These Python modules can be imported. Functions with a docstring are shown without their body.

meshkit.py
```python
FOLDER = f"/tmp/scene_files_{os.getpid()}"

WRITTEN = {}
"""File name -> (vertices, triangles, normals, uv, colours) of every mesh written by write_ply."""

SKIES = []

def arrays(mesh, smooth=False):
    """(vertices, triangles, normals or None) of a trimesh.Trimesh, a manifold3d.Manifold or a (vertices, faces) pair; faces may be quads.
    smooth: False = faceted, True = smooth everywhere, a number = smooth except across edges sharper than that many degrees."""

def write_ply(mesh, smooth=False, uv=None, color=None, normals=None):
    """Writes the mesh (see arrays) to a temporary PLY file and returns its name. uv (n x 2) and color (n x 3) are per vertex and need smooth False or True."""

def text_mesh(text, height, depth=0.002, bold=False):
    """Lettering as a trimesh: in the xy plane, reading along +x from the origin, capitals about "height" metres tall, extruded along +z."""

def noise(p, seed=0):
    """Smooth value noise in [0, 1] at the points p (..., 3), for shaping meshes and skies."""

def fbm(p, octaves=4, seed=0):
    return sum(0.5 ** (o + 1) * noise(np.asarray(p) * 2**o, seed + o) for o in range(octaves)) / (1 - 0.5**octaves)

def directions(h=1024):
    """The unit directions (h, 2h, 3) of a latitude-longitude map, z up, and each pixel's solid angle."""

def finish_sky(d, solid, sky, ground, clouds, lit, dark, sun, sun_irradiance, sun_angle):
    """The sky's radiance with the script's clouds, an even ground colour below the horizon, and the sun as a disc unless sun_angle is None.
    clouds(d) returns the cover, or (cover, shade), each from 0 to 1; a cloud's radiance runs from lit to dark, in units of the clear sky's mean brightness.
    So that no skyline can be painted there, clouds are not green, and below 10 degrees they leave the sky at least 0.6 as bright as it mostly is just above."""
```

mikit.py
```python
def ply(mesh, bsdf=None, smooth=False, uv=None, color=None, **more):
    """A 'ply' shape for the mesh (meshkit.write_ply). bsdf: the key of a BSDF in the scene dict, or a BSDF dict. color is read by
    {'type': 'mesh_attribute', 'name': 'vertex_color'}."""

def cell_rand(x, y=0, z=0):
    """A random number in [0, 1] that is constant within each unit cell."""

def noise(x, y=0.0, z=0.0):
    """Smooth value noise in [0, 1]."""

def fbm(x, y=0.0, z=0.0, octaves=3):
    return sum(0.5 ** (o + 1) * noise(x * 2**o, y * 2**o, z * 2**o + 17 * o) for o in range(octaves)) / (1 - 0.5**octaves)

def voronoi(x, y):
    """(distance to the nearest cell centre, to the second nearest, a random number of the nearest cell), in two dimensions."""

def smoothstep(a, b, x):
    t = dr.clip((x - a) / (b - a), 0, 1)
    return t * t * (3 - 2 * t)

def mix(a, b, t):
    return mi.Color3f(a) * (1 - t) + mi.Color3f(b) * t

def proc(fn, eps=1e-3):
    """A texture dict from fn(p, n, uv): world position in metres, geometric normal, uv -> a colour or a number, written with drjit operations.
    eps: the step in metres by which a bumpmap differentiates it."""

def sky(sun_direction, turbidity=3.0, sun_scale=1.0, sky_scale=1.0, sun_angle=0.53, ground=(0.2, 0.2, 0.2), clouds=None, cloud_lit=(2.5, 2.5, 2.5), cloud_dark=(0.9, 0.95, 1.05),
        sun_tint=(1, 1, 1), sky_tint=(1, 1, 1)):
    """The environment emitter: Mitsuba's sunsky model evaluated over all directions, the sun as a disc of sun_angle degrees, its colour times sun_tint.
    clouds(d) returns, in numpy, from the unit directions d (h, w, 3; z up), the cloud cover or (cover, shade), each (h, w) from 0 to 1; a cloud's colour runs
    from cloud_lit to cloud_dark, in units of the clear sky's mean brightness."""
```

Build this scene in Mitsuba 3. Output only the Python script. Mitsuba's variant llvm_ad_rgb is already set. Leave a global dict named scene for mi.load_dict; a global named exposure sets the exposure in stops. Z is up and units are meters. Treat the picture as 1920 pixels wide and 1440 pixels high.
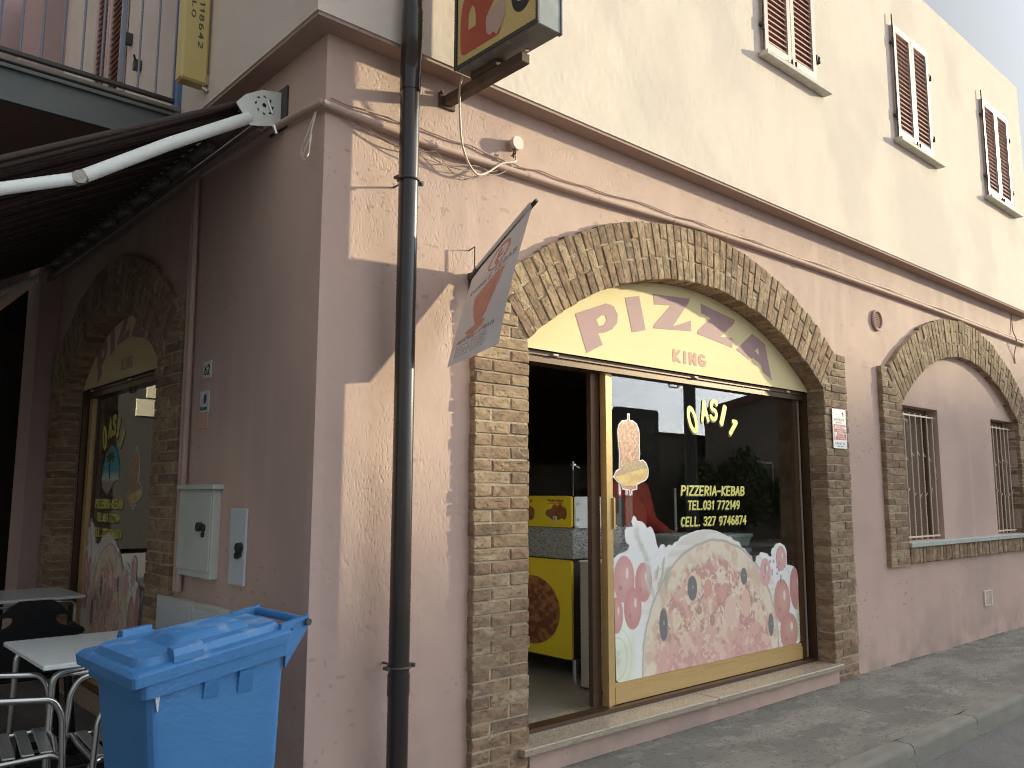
import math, random
import numpy as np, trimesh, shapely
import drjit as dr, mitsuba as mi, mikit, meshkit
import manifold3d as m3d
from shapely.geometry import Polygon, LineString, Point, box as sbox, MultiPolygon
from shapely.ops import unary_union
from shapely import affinity
from mikit import noise, fbm, voronoi, cell_rand, smoothstep, mix, proc

T = mi.ScalarTransform4f
scene, labels = {}, {}
rng = random.Random(62)
nrng = np.random.default_rng(62)

# ------------------------------------------------------------------ camera, sky, exposure
CAM = np.array([-1.8313, -3.3713, 1.44])
FW, UP = np.array([0.6604, 0.7395, 0.1305]), np.array([-0.0891, -0.0954, 0.9915])
scene['camera'] = {'type': 'perspective', 'fov': 62.796, 'fov_axis': 'x', 'near_clip': 0.05, 'far_clip': 2000.0,
                   'to_world': T().look_at(origin=CAM.tolist(), target=(CAM + FW).tolist(), up=UP.tolist())}
AL, EL = math.radians(18.5), math.radians(13.5)
SUN = [math.cos(AL) * math.cos(EL), -math.sin(AL) * math.cos(EL), math.sin(EL)]
def haze(d):      # hazy evening sky, brighter towards the sun
    c = d @ (np.array(SUN) / np.linalg.norm(SUN))
    t = np.clip((0.40 - d[..., 1]) / 0.65, 0, 1)      # the bank of grey haze lies over the far side of the sky
    return 0.9 + 0 * c, 1 - ((1 + c) / 2) ** 4 * t * t * (3 - 2 * t)
scene['sky'] = mikit.sky(SUN, turbidity=3, sun_angle=1.3, sun_scale=1.0, sky_scale=1.0, sun_tint=(0.60, 0.82, 1.20),
                         clouds=haze, cloud_lit=(4.6, 5.0, 5.3), cloud_dark=(0.77, 0.775, 0.775))
exposure = 3.5

# ------------------------------------------------------------------ helpers
_used = {}
def new(base):
    n = _used.get(base, -1) + 1
    _used[base] = n
    return base if n == 0 else f'{base}_{n:03d}'

def thing(base, label, cat, group=None):
    k = new(base)
    labels[k] = {'label': label, 'category': cat}
    if group: labels[k]['group'] = group
    return k

def put(base, mesh, mat, parent=None, smooth=False, label=None, **more):
    k = new((parent + '__' if parent else '') + base)
    scene[k] = mikit.ply(mesh, mat, smooth=smooth, **more)
    if label: labels[k] = {'label': label}
    return k

def solo(base, mesh, mat, label, cat, smooth=False, group=None):
    k = thing(base, label, cat, group)
    scene[k] = mikit.ply(mesh, mat, smooth=smooth)
    return k

def struct(base, mesh, mat, smooth=False):
    k = new(base)
    scene[k] = mikit.ply(mesh, mat, smooth=smooth)
    labels[k] = {'kind': 'structure'}
    return k

cat = lambda ms: trimesh.util.concatenate(list(ms))
def bx(x0, x1, y0, y1, z0, z1):
    m = trimesh.creation.box((x1 - x0, y1 - y0, z1 - z0))
    m.apply_translation(((x0 + x1) / 2, (y0 + y1) / 2, (z0 + z1) / 2))
    return m
def hull(pts):
    return trimesh.convex.convex_hull(np.asarray(pts, float))
def cbx(x0, x1, y0, y1, z0, z1, c=0.004):
    P = []
    for sx, x in ((1, x0), (-1, x1)):
        for sy, y in ((1, y0), (-1, y1)):
            for sz, z in ((1, z0), (-1, z1)):
                P += [(x, y + sy * c, z + sz * c), (x + sx * c, y, z + sz * c), (x + sx * c, y + sy * c, z)]
    return hull(P)
def tube(pts, r, n=10, closed=False, caps=True):
    p = np.asarray(pts, float)
    m = len(p)
    rr = np.broadcast_to(r, m)
    if closed: tan = np.roll(p, -1, 0) - np.roll(p, 1, 0)
    else: tan = np.gradient(p, axis=0)
    tan /= np.linalg.norm(tan, axis=1, keepdims=True) + 1e-12
    ref = np.array([0, 0, 1.0]) if abs(tan[0][2]) < 0.9 else np.array([1.0, 0, 0])
    a = np.cross(tan[0], ref); a /= np.linalg.norm(a)
    V = []
    ang = np.arange(n) * 2 * np.pi / n
    for i in range(m):
        a = a - tan[i] * (a @ tan[i]); a /= np.linalg.norm(a)
        b = np.cross(tan[i], a)
        V.append(p[i] + rr[i] * (np.cos(ang)[:, None] * a + np.sin(ang)[:, None] * b))
    V = np.vstack(V); F = []
    for i in range(m if closed else m - 1):
        j = (i + 1) % m
        for k in range(n):
            q = (k + 1) % n
            F += [(i * n + k, i * n + q, j * n + q), (i * n + k, j * n + q, j * n + k)]
    if caps and not closed:
        V = np.vstack([V, p[0], p[-1]]); c0, c1 = len(V) - 2, len(V) - 1
        for k in range(n):
            q = (k + 1) % n
            F += [(c0, q, k), (c1, (m - 1) * n + k, (m - 1) * n + q)]
    return trimesh.Trimesh(V, F, process=False)
def spline(pts, n=8):
    p = np.asarray(pts, float); q = np.vstack([2 * p[0] - p[1], p, 2 * p[-1] - p[-2]]); out = []
    for i in range(1, len(q) - 2):
        for t in np.arange(n) / n:
            a, b, c, d = q[i - 1], q[i], q[i + 1], q[i + 2]
            out.append(0.5 * (2 * b + (c - a) * t + (2 * a - 5 * b + 4 * c - d) * t * t + (3 * b - a - 3 * c + d) * t ** 3))
    return np.array(out + [p[-1]])
def rounded(pts, r, n=5):
    """polyline with its inner corners rounded"""
    p = np.asarray(pts, float); out = [p[0]]
    for i in range(1, len(p) - 1):
        a, b = p[i - 1] - p[i], p[i + 1] - p[i]
        la, lb = np.linalg.norm(a), np.linalg.norm(b); d = min(r, la / 2.2, lb / 2.2)
        s, e = p[i] + a / la * d, p[i] + b / lb * d
        for t in np.linspace(0, 1, n): out.append((1 - t) ** 2 * s + 2 * t * (1 - t) * p[i] + t * t * e)
    return np.array(out + [p[-1]])
def cyl(p0, p1, r, n=16):
    return tube([p0, p1], r, n)
# wall frames: (u along the wall seen from outside, v up, d into the wall) -> world
def toF(m): return m
def frame_map(fr, U, V, D):
    U, V, D = (np.asarray(x, float) for x in (U, V, D))
    return np.stack([U, D, V], -1) if fr == 'F' else np.stack([D, -U, V], -1)
def polys(g):
    if g.is_empty: return []
    return [q for q in getattr(g, 'geoms', [g]) if isinstance(q, Polygon) and q.area > 1e-8]
def extr(fr, g, d0, d1):
    """a polygon in (u, v) made solid from depth d0 to d1 on the wall frame"""
    ms = []
    for q in polys(g):
        m = trimesh.creation.extrude_polygon(q, d1 - d0, engine='earcut')
        v = np.array(m.vertices)
        w = frame_map(fr, v[:, 0], v[:, 1], v[:, 2] + d0)
        f = np.array(m.faces)
        ms.append(trimesh.Trimesh(w, f[:, ::-1], process=False))   # u,v,d is left-handed for both frames
    return cat(ms)
def ring(pts): return Polygon(pts).buffer(0)
def ell(cx, cy, rx, ry, n=40):
    a = np.arange(n) * 2 * np.pi / n
    return Polygon(np.stack([cx + rx * np.cos(a), cy + ry * np.sin(a)], 1))

# marker-style stroke letters (skeletons in a box 0.6 wide, 1 high)
_arc = lambda cx, cy, rx, ry, a0, a1, n=12: [(cx + rx * math.cos(math.radians(a)), cy + ry * math.sin(math.radians(a))) for a in np.linspace(a0, a1, n)]
GL = {
 'P': [[(0.05, 0), (0.05, 1)], [(0.05, 1)] + _arc(0.25, 0.75, 0.3, 0.25, 90, -90) + [(0.05, 0.5)]],
 'I': [[(0.12, 0), (0.12, 1)]], 'Z': [[(0, 1), (0.52, 1), (0, 0), (0.52, 0)]],
 'E': [[(0.48, 1), (0.03, 1), (0.03, 0), (0.48, 0)], [(0.03, 0.52), (0.4, 0.52)]],
 'R': [[(0.05, 0), (0.05, 1)], [(0.05, 1)] + _arc(0.25, 0.76, 0.28, 0.24, 90, -90) + [(0.05, 0.52)], [(0.22, 0.52), (0.52, 0)]],
 'A': [[(0, 0), (0.28, 1), (0.56, 0)], [(0.1, 0.34), (0.46, 0.34)]],
 '-': [[(0.05, 0.45), (0.4, 0.45)]], 'K': [[(0.04, 0), (0.04, 1)], [(0.5, 1), (0.06, 0.45), (0.52, 0)]],
 'B': [[(0.05, 0), (0.05, 1)], [(0.05, 1)] + _arc(0.22, 0.77, 0.26, 0.23, 90, -90) + [(0.05, 0.54)], [(0.05, 0.54)] + _arc(0.22, 0.27, 0.32, 0.27, 90, -90) + [(0.05, 0)]],
 'T': [[(0, 1), (0.54, 1)], [(0.27, 1), (0.27, 0)]], 'L': [[(0.05, 1), (0.05, 0), (0.46, 0)]],
 'C': [_arc(0.29, 0.5, 0.27, 0.5, 55, 305, 18)], '.': [[(0.06, 0.0), (0.06, 0.03)]], ' ': [],
 'O': [_arc(0.28, 0.5, 0.28, 0.5, 0, 360, 26)], '0': [_arc(0.26, 0.5, 0.24, 0.5, 0, 360, 26)],
 'S': [_arc(0.27, 0.75, 0.24, 0.25, 35, 270, 14) + _arc(0.27, 0.25, 0.25, 0.25, 90, -145, 14)],
 '1': [[(0.02, 0.78), (0.2, 1), (0.2, 0)]], '2': [_arc(0.24, 0.74, 0.23, 0.26, 160, -35, 12) + [(0, 0), (0.48, 0)]],
 '3': [_arc(0.22, 0.76, 0.22, 0.24, 150, -90, 12), _arc(0.22, 0.27, 0.25, 0.27, 90, -150, 12)],
 '4': [[(0.36, 0), (0.36, 1), (0, 0.32), (0.5, 0.32)]],
 '6': [_arc(0.25, 0.28, 0.23, 0.28, 0, 360, 22), [(0.03, 0.35)] + _arc(0.36, 0.42, 0.34, 0.58, 175, 95, 8)],
 '7': [[(0, 1), (0.46, 1), (0.14, 0)]], '8': [_arc(0.25, 0.76, 0.19, 0.24, 0, 360, 20), _arc(0.25, 0.27, 0.24, 0.27, 0, 360, 20)],
 '9': [_arc(0.23, 0.7, 0.23, 0.29, 0, 360, 22), [(0.45, 0.66), (0.42, 0.25), (0.2, 0)]],
 'N': [[(0.04, 0), (0.04, 1), (0.5, 0), (0.5, 1)]], 'G': [_arc(0.29, 0.5, 0.27, 0.5, 50, 350, 18) + [(0.32, 0.45)]],
 'U': [[(0.04, 1), (0.04, 0.28)] + _arc(0.27, 0.27, 0.23, 0.27, 180, 360, 10) + [(0.5, 1)]], 'V': [[(0, 1), (0.27, 0), (0.54, 1)]],
 'D': [[(0.05, 0), (0.05, 1)] + _arc(0.2, 0.5, 0.32, 0.5, 90, -90, 14) + [(0.05, 0)]],
 'H': [[(0.04, 0), (0.04, 1)], [(0.5, 0), (0.5, 1)], [(0.04, 0.5), (0.5, 0.5)]],
 'F': [[(0.48, 1), (0.03, 1), (0.03, 0)], [(0.03, 0.52), (0.4, 0.52)]],
 'M': [[(0.03, 0), (0.03, 1), (0.3, 0.35), (0.57, 1), (0.57, 0)]],
}
WID = {'I': 0.24, '.': 0.14, ' ': 0.3, '1': 0.3, '-': 0.46, 'A': 0.58, 'M': 0.62}
def glyph(ch, w):
    g = unary_union([LineString(s).buffer(w, quad_segs=4) for s in GL[ch]]) if GL[ch] else Polygon()
    return g
def stroke_text(s, u0, u1, v0, v1, w=0.1, gap=0.2, slant=0.0):
    out, x = [], 0.0
    for ch in s:
        g = glyph(ch, w)
        if not g.is_empty: out.append(affinity.translate(g, x, 0))
        x += WID.get(ch, 0.54) + gap
    g = unary_union(out)
    g = affinity.affine_transform(g, [1, slant, 0, 1, 0, 0])
    a, b, c, d = g.bounds
    return affinity.translate(affinity.scale(affinity.translate(g, -a, -b), (u1 - u0) / (c - a), (v1 - v0) / (d - b), origin=(0, 0)), u0, v0)
def type_mesh(fr, s, u0, v0, h, d, width=None, depth=0.001, bold=False):
    """printed lettering on a wall frame, facing out"""
    m = meshkit.text_mesh(s, h, depth, bold)
    v = np.array(m.vertices)
    if width: v[:, 0] *= width / (v[:, 0].max() - min(0, v[:, 0].min()))
    return trimesh.Trimesh(frame_map(fr, v[:, 0] + u0, v[:, 1] + v0, d - v[:, 2]), m.faces, process=False)

# ------------------------------------------------------------------ materials
def mat(k, color, rough=0.6, metal=0.0, bump=None, bscale=1.0, eps=1e-3, **more):
    c = proc(color) if callable(color) else {'type': 'rgb', 'value': list(color)}
    r = proc(rough) if callable(rough) else float(rough)
    b = {'type': 'principled', 'base_color': c, 'roughness': r, 'metallic': float(metal), **more}
    if bump is not None:
        b = {'type': 'bumpmap', 'tex': proc(bump, eps), 'scale': float(bscale), 'bsdf': b}
    scene[k] = {'type': 'twosided', 'bsdf': b}
    return k

def plaster_h(p, n, uv):
    lump = fbm(p.x * 100, p.y * 100, p.z * 48, 3)
    pit = smoothstep(0.70, 0.86, noise(p.x * 120 + 9, p.y * 120, p.z * 48))
    soft = fbm(p.x * 7, p.y * 7, p.z * 5, 2)
    zone = 0.35 + 0.65 * smoothstep(0.35, 0.65, noise(p.x * 2.3, p.y * 2.3, p.z * 1.7 + 4))
    return zone * (0.0012 * lump - 0.0019 * pit) + 0.005 * soft
def plaster_c(p, n, uv):
    a = fbm(p.x * 1.3, p.y * 1.3, p.z * 0.9, 3)
    streak = noise(p.x * 9, p.y * 9, p.z * 0.6)
    c = mix((0.50, 0.355, 0.298), (0.43, 0.305, 0.264), smoothstep(0.35, 0.7, a))
    c = mix(c, (0.52, 0.38, 0.33), 0.35 * smoothstep(0.5, 0.8, streak))
    grime = smoothstep(0.5, 0.0, p.z) * smoothstep(0.35, 0.75, fbm(p.x * 5, p.y * 5, p.z * 5, 3))
    c = mix(c, (0.25, 0.20, 0.17), 0.45 * grime)
    spot = smoothstep(0.83, 0.9, noise(p.x * 33, p.y * 33, p.z * 33)) * smoothstep(0.55, 0.7, noise(p.x * 2, p.y * 2, p.z * 2))
    return mix(c, (0.30, 0.21, 0.18), 0.5 * spot)
def upper_c(p, n, uv):
    a = fbm(p.x * 1.6, p.y * 1.6, p.z * 1.0, 4)
    st = fbm(p.x * 5, p.y * 5, p.z * 0.8, 2)
    c = mix((0.64, 0.54, 0.475), (0.56, 0.475, 0.425), smoothstep(0.42, 0.68, a))
    return mix(c, (0.55, 0.50, 0.43), 0.35 * smoothstep(0.52, 0.75, st))
def upper_h(p, n, uv):
    return 0.0022 * fbm(p.x * 34, p.y * 34, p.z * 20, 3) + 0.004 * noise(p.x * 5, p.y * 5, p.z * 5)
mat('mat_pink_plaster', plaster_c, 0.85, bump=plaster_h, specular=0.25)
mat('mat_cream_plaster', upper_c, 0.88, bump=upper_h, specular=0.25)
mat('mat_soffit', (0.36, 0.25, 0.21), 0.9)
def brick_h(p, n, uv):
    return 0.005 * fbm(p.x * 55, p.y * 55, p.z * 70, 3) - 0.004 * smoothstep(0.68, 0.85, noise(p.x * 60, p.y * 60, p.z * 60 + 3))
BRICKS = []
for i, (c1, c2) in enumerate([((0.30, 0.20, 0.13), (0.21, 0.14, 0.092)), ((0.34, 0.24, 0.155), (0.25, 0.175, 0.115)), ((0.25, 0.165, 0.11), (0.17, 0.118, 0.083)), ((0.37, 0.27, 0.178), (0.28, 0.198, 0.13))]):
    def brick_c(p, n, uv, c1=c1, c2=c2, i=i):
        c = mix(c1, c2, smoothstep(0.3, 0.7, fbm(p.x * 22 + i, p.y * 22, p.z * 26, 3)))
        lime = smoothstep(0.62, 0.8, fbm(p.x * 13 + 5 * i, p.y * 13, p.z * 17, 3))
        c = mix(c, (0.46, 0.40, 0.31), 0.5 * lime)
        return mix(c, (0.10, 0.075, 0.055), 0.6 * smoothstep(0.74, 0.86, noise(p.x * 70, p.y * 70, p.z * 70)))
    BRICKS.append(mat(f'mat_brick_{i}', brick_c, 0.9, bump=brick_h, specular=0.2))
mat('mat_mortar', lambda p, n, uv: mix((0.44, 0.365, 0.275), (0.30, 0.24, 0.175), fbm(p.x * 40, p.y * 40, p.z * 40, 2)), 0.95, bump=lambda p, n, uv: 0.004 * fbm(p.x * 90, p.y * 90, p.z * 90, 2))
def granite(a, b, c, s):
    def f(p, n, uv):
        r = cell_rand(p.x * s, p.y * s, p.z * s); g = noise(p.x * s * 0.6, p.y * s * 0.6, p.z * s * 0.6)
        k = mix(a, b, smoothstep(0.35, 0.65, g * 0.6 + r * 0.4))
        return mix(k, c, smoothstep(0.86, 0.9, r))
    return f
mat('mat_granite_sill', granite((0.42, 0.35, 0.27), (0.26, 0.21, 0.16), (0.12, 0.10, 0.08), 260), 0.28)
mat('mat_granite_counter', granite((0.50, 0.50, 0.48), (0.20, 0.20, 0.19), (0.05, 0.05, 0.05), 150), 0.3)
mat('mat_stone_sill', lambda p, n, uv: mix((0.40, 0.42, 0.38), (0.30, 0.33, 0.30), fbm(p.x * 20, p.y * 20, p.z * 20, 2)), 0.8)
mat('mat_stone_sill_upper', lambda p, n, uv: mix((0.55, 0.52, 0.46), (0.42, 0.40, 0.36), fbm(p.x * 20, p.y * 20, p.z * 20, 2)), 0.8)
def pave_c(p, n, uv):
    c = mix((0.215, 0.195, 0.165), (0.15, 0.138, 0.118), smoothstep(0.3, 0.7, fbm(p.x * 2.2, p.y * 5, 0.0, 4)))
    c = mix(c, (0.30, 0.28, 0.245), 0.35 * smoothstep(0.58, 0.8, fbm(p.x * 9, p.y * 14, 0.0, 3)))
    c = mix(c, (0.10, 0.09, 0.08), 0.55 * smoothstep(0.68, 0.8, noise(p.x * 55, p.y * 70)))
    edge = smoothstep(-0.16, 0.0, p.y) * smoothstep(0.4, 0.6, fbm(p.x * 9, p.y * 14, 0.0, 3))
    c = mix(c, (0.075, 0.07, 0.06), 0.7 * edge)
    cr = dr.abs(p.x - 3.855 - 0.05 * (fbm(p.y * 6, 3.0, 0.0, 3) - 0.5))
    return mix(c, (0.04, 0.037, 0.032), 0.8 * smoothstep(0.007, 0.002, cr) * smoothstep(0.3, 0.6, noise(p.y * 7, 1.0)))
mat('mat_pavement', pave_c, 0.9, bump=lambda p, n, uv: 0.004 * fbm(p.x * 50, p.y * 70, 0.0, 3) + 0.006 * fbm(p.x * 6, p.y * 9, 0.0, 2))
mat('mat_kerb', lambda p, n, uv: mix((0.24, 0.22, 0.185), (0.16, 0.148, 0.125), fbm(p.x * 6, p.y * 14, p.z * 14, 4)), 0.9, bump=lambda p, n, uv: 0.004 * fbm(p.x * 60, p.y * 60, p.z * 60, 3))
mat('mat_asphalt', lambda p, n, uv: mix(mix((0.11, 0.105, 0.10), (0.16, 0.15, 0.14), fbm(p.x * 3, p.y * 3, 0.0, 3)), (0.22, 0.2, 0.185), 0.5 * smoothstep(0.6, 0.8, noise(p.x * 120, p.y * 120))), 0.92, bump=lambda p, n, uv: 0.004 * fbm(p.x * 80, p.y * 80, 0.0, 2))
mat('mat_terrace', lambda p, n, uv: mix((0.075, 0.07, 0.064), (0.13, 0.12, 0.11), fbm(p.x * 4, p.y * 4, 0.0, 4)), 0.85, bump=lambda p, n, uv: 0.003 * fbm(p.x * 60, p.y * 60, 0.0, 2))
mat('mat_ground', (0.11, 0.105, 0.10), 0.95)
mat('mat_pipe', lambda p, n, uv: mix((0.016, 0.012, 0.011), (0.035, 0.026, 0.022), fbm(p.x * 8, p.y * 8, p.z * 3, 3)), 0.24, specular=0.6)
mat('mat_dark_door', (0.016, 0.014, 0.013), 1.0, specular=0.0)
mat('mat_black', (0.02, 0.02, 0.022), 0.5)
mat('mat_dark_iron', (0.05, 0.045, 0.042), 0.55)
mat('mat_rust', lambda p, n, uv: mix((0.06, 0.04, 0.032), (0.14, 0.085, 0.055), fbm(p.x * 30, p.y * 30, p.z * 30, 3)), 0.8)
mat('mat_bronze', lambda p, n, uv: mix((0.10, 0.055, 0.03), (0.075, 0.042, 0.025), fbm(p.x * 3, p.y * 3, p.z * 30, 2)), 0.38, 0.5)
mat('mat_gold', lambda p, n, uv: mix((0.58, 0.39, 0.165), (0.50, 0.335, 0.14), fbm(p.x * 5, p.y * 5, p.z * 40, 2)), 0.4, 0.35)
mat('mat_grey_frame', (0.22, 0.19, 0.16), 0.6)
mat('mat_steel_dark', (0.30, 0.27, 0.23), 0.5, 0.6)
mat('mat_steel', (0.62, 0.63, 0.64), 0.22, 1.0)
mat('mat_alu', lambda p, n, uv: mix((0.58, 0.58, 0.57), (0.45, 0.45, 0.45), fbm(p.x * 14, p.y * 14, p.z * 14, 2)), 0.27, 1.0)
mat('mat_alu_slat', (0.42, 0.42, 0.42), 0.4, 0.9)
mat('mat_sign_yellow', lambda p, n, uv: mix((0.80, 0.66, 0.38), (0.74, 0.62, 0.36), fbm(p.x * 2, p.y * 2, p.z * 2, 3)), 0.75, specular=0.15)
mat('mat_sign_mauve', (0.43, 0.275, 0.275), 0.7, specular=0.15)
mat('mat_sign_red', (0.56, 0.33, 0.27), 0.7, specular=0.15)
mat('mat_decal_yellow', (0.72, 0.66, 0.16), 0.5)
mat('mat_decal_black', (0.015, 0.014, 0.012), 0.5)
mat('mat_white_vinyl', (0.78, 0.78, 0.76), 0.5)
mat('mat_red_print', (0.50, 0.06, 0.045), 0.45)
mat('mat_sign_box_yellow', lambda p, n, uv: mix((0.66, 0.47, 0.14), (0.58, 0.45, 0.22), fbm(p.x * 3, p.y * 3, p.z * 3, 2)), 0.4)
mat('mat_sign_box_red', (0.45, 0.085, 0.05), 0.4)
mat('mat_sign_torn', lambda p, n, uv: mix((0.50, 0.34, 0.30), (0.56, 0.40, 0.28), fbm(p.x * 12, p.y * 12, p.z * 12, 2)), 0.7)
mat('mat_sign_grey', lambda p, n, uv: mix((0.17, 0.175, 0.175), (0.25, 0.25, 0.245), smoothstep(0.5, 0.75, fbm(p.x * 12, p.y * 12, p.z * 9, 3))), 0.5, 0.3)
mat('mat_ivory', lambda p, n, uv: mix((0.60, 0.54, 0.46), (0.52, 0.46, 0.39), fbm(p.x * 30, p.y * 30, p.z * 30, 2)), 0.5)
mat('mat_cable_cream', (0.55, 0.46, 0.38), 0.5)
mat('mat_cable_pink', (0.36, 0.25, 0.21), 0.6)
mat('mat_cable_grey', (0.30, 0.27, 0.25), 0.6)
mat('mat_conduit', lambda p, n, uv: mix((0.47, 0.335, 0.28), (0.40, 0.28, 0.235), fbm(p.x * 5, p.y * 5, p.z * 5, 2)), 0.8, specular=0.2)
mat('mat_shutter', lambda p, n, uv: mix((0.52, 0.39, 0.35), (0.46, 0.34, 0.31), fbm(p.x * 6, p.y * 6, p.z * 12, 3)), 0.5)
mat('mat_shutter_slat', lambda p, n, uv: mix((0.56, 0.385, 0.335), (0.50, 0.34, 0.30), fbm(p.x * 6, p.y * 6, p.z * 12, 3)), 0.6)
mat('mat_shutter_back', (0.48, 0.31, 0.26), 0.8)
mat('mat_bar_cream', (0.62, 0.52, 0.40), 0.5)
mat('mat_window_panel', lambda p, n, uv: mix((0.14, 0.085, 0.055), (0.10, 0.062, 0.04), noise(p.x * 60, p.y * 60, p.z * 3)), 0.5)
mat('mat_cabinet', lambda p, n, uv: mix((0.52, 0.54, 0.50), (0.44, 0.46, 0.43), fbm(p.x * 7, p.y * 7, p.z * 5, 3)), 0.5)
mat('mat_cabinet_blue', lambda p, n, uv: mix((0.54, 0.57, 0.60), (0.46, 0.49, 0.52), fbm(p.x * 7, p.y * 7, p.z * 5, 3)), 0.5)
def bin_c(p, n, uv):
    c = mix((0.038, 0.15, 0.355), (0.052, 0.182, 0.41), fbm(p.x * 6, p.y * 6, p.z * 6, 3))
    sc = smoothstep(0.70, 0.8, noise(p.x * 7 + p.z * 40, p.y * 7, p.z * 130 - p.x * 60)) * smoothstep(0.5, 0.7, noise(p.x * 5, p.y * 5, p.z * 5))
    c = mix(c, (0.10, 0.22, 0.46), 0.35 * sc)
    dust = smoothstep(0.55, 0.8, fbm(p.x * 16, p.y * 16, p.z * 5, 3)) * smoothstep(0.3, 0.9, n.z)
    return mix(c, (0.25, 0.33, 0.48), 0.45 * dust)
mat('mat_bin', bin_c, lambda p, n, uv: 0.38 + 0.25 * fbm(p.x * 9, p.y * 9, p.z * 9, 2), bump=lambda p, n, uv: 0.0012 * fbm(p.x * 120, p.y * 120, p.z * 120, 2), specular=0.5)
mat('mat_rubber', (0.02, 0.02, 0.02), 0.8)
mat('mat_awning_arm', (0.70, 0.72, 0.68), 0.4)
def awn_c(p, n, uv):
    s = p.y / 0.23; t = s - dr.floor(s)
    band = smoothstep(0.08, 0.12, t) * (1 - smoothstep(0.42, 0.46, t))
    return mix(mix((0.045, 0.030, 0.028), (0.15, 0.115, 0.098), band), (0.06, 0.022, 0.022), smoothstep(0.9, 0.93, t))
scene['mat_awning'] = {'type': 'twosided', 'bsdf': {'type': 'principled', 'base_color': proc(awn_c), 'roughness': 0.9}}
mat('mat_awning_trim', (0.06, 0.042, 0.038), 0.9)
mat('mat_awning_tube', (0.20, 0.17, 0.165), 0.5, 0.3)
mat('mat_beam', lambda p, n, uv: mix((0.10, 0.115, 0.115), (0.14, 0.15, 0.14), fbm(p.x * 5, p.y * 5, p.z * 12, 3)), 0.6)
mat('mat_balcony_slab', lambda p, n, uv: mix((0.24, 0.22, 0.19), (0.16, 0.15, 0.13), fbm(p.x * 8, p.y * 8, p.z * 20, 3)), 0.9)
mat('mat_balcony_soffit', (0.20, 0.13, 0.12), 0.9)
mat('mat_rail', (0.20, 0.22, 0.28), 0.4, 0.3)
mat('mat_blue_post', (0.12, 0.22, 0.40), 0.5)
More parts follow.
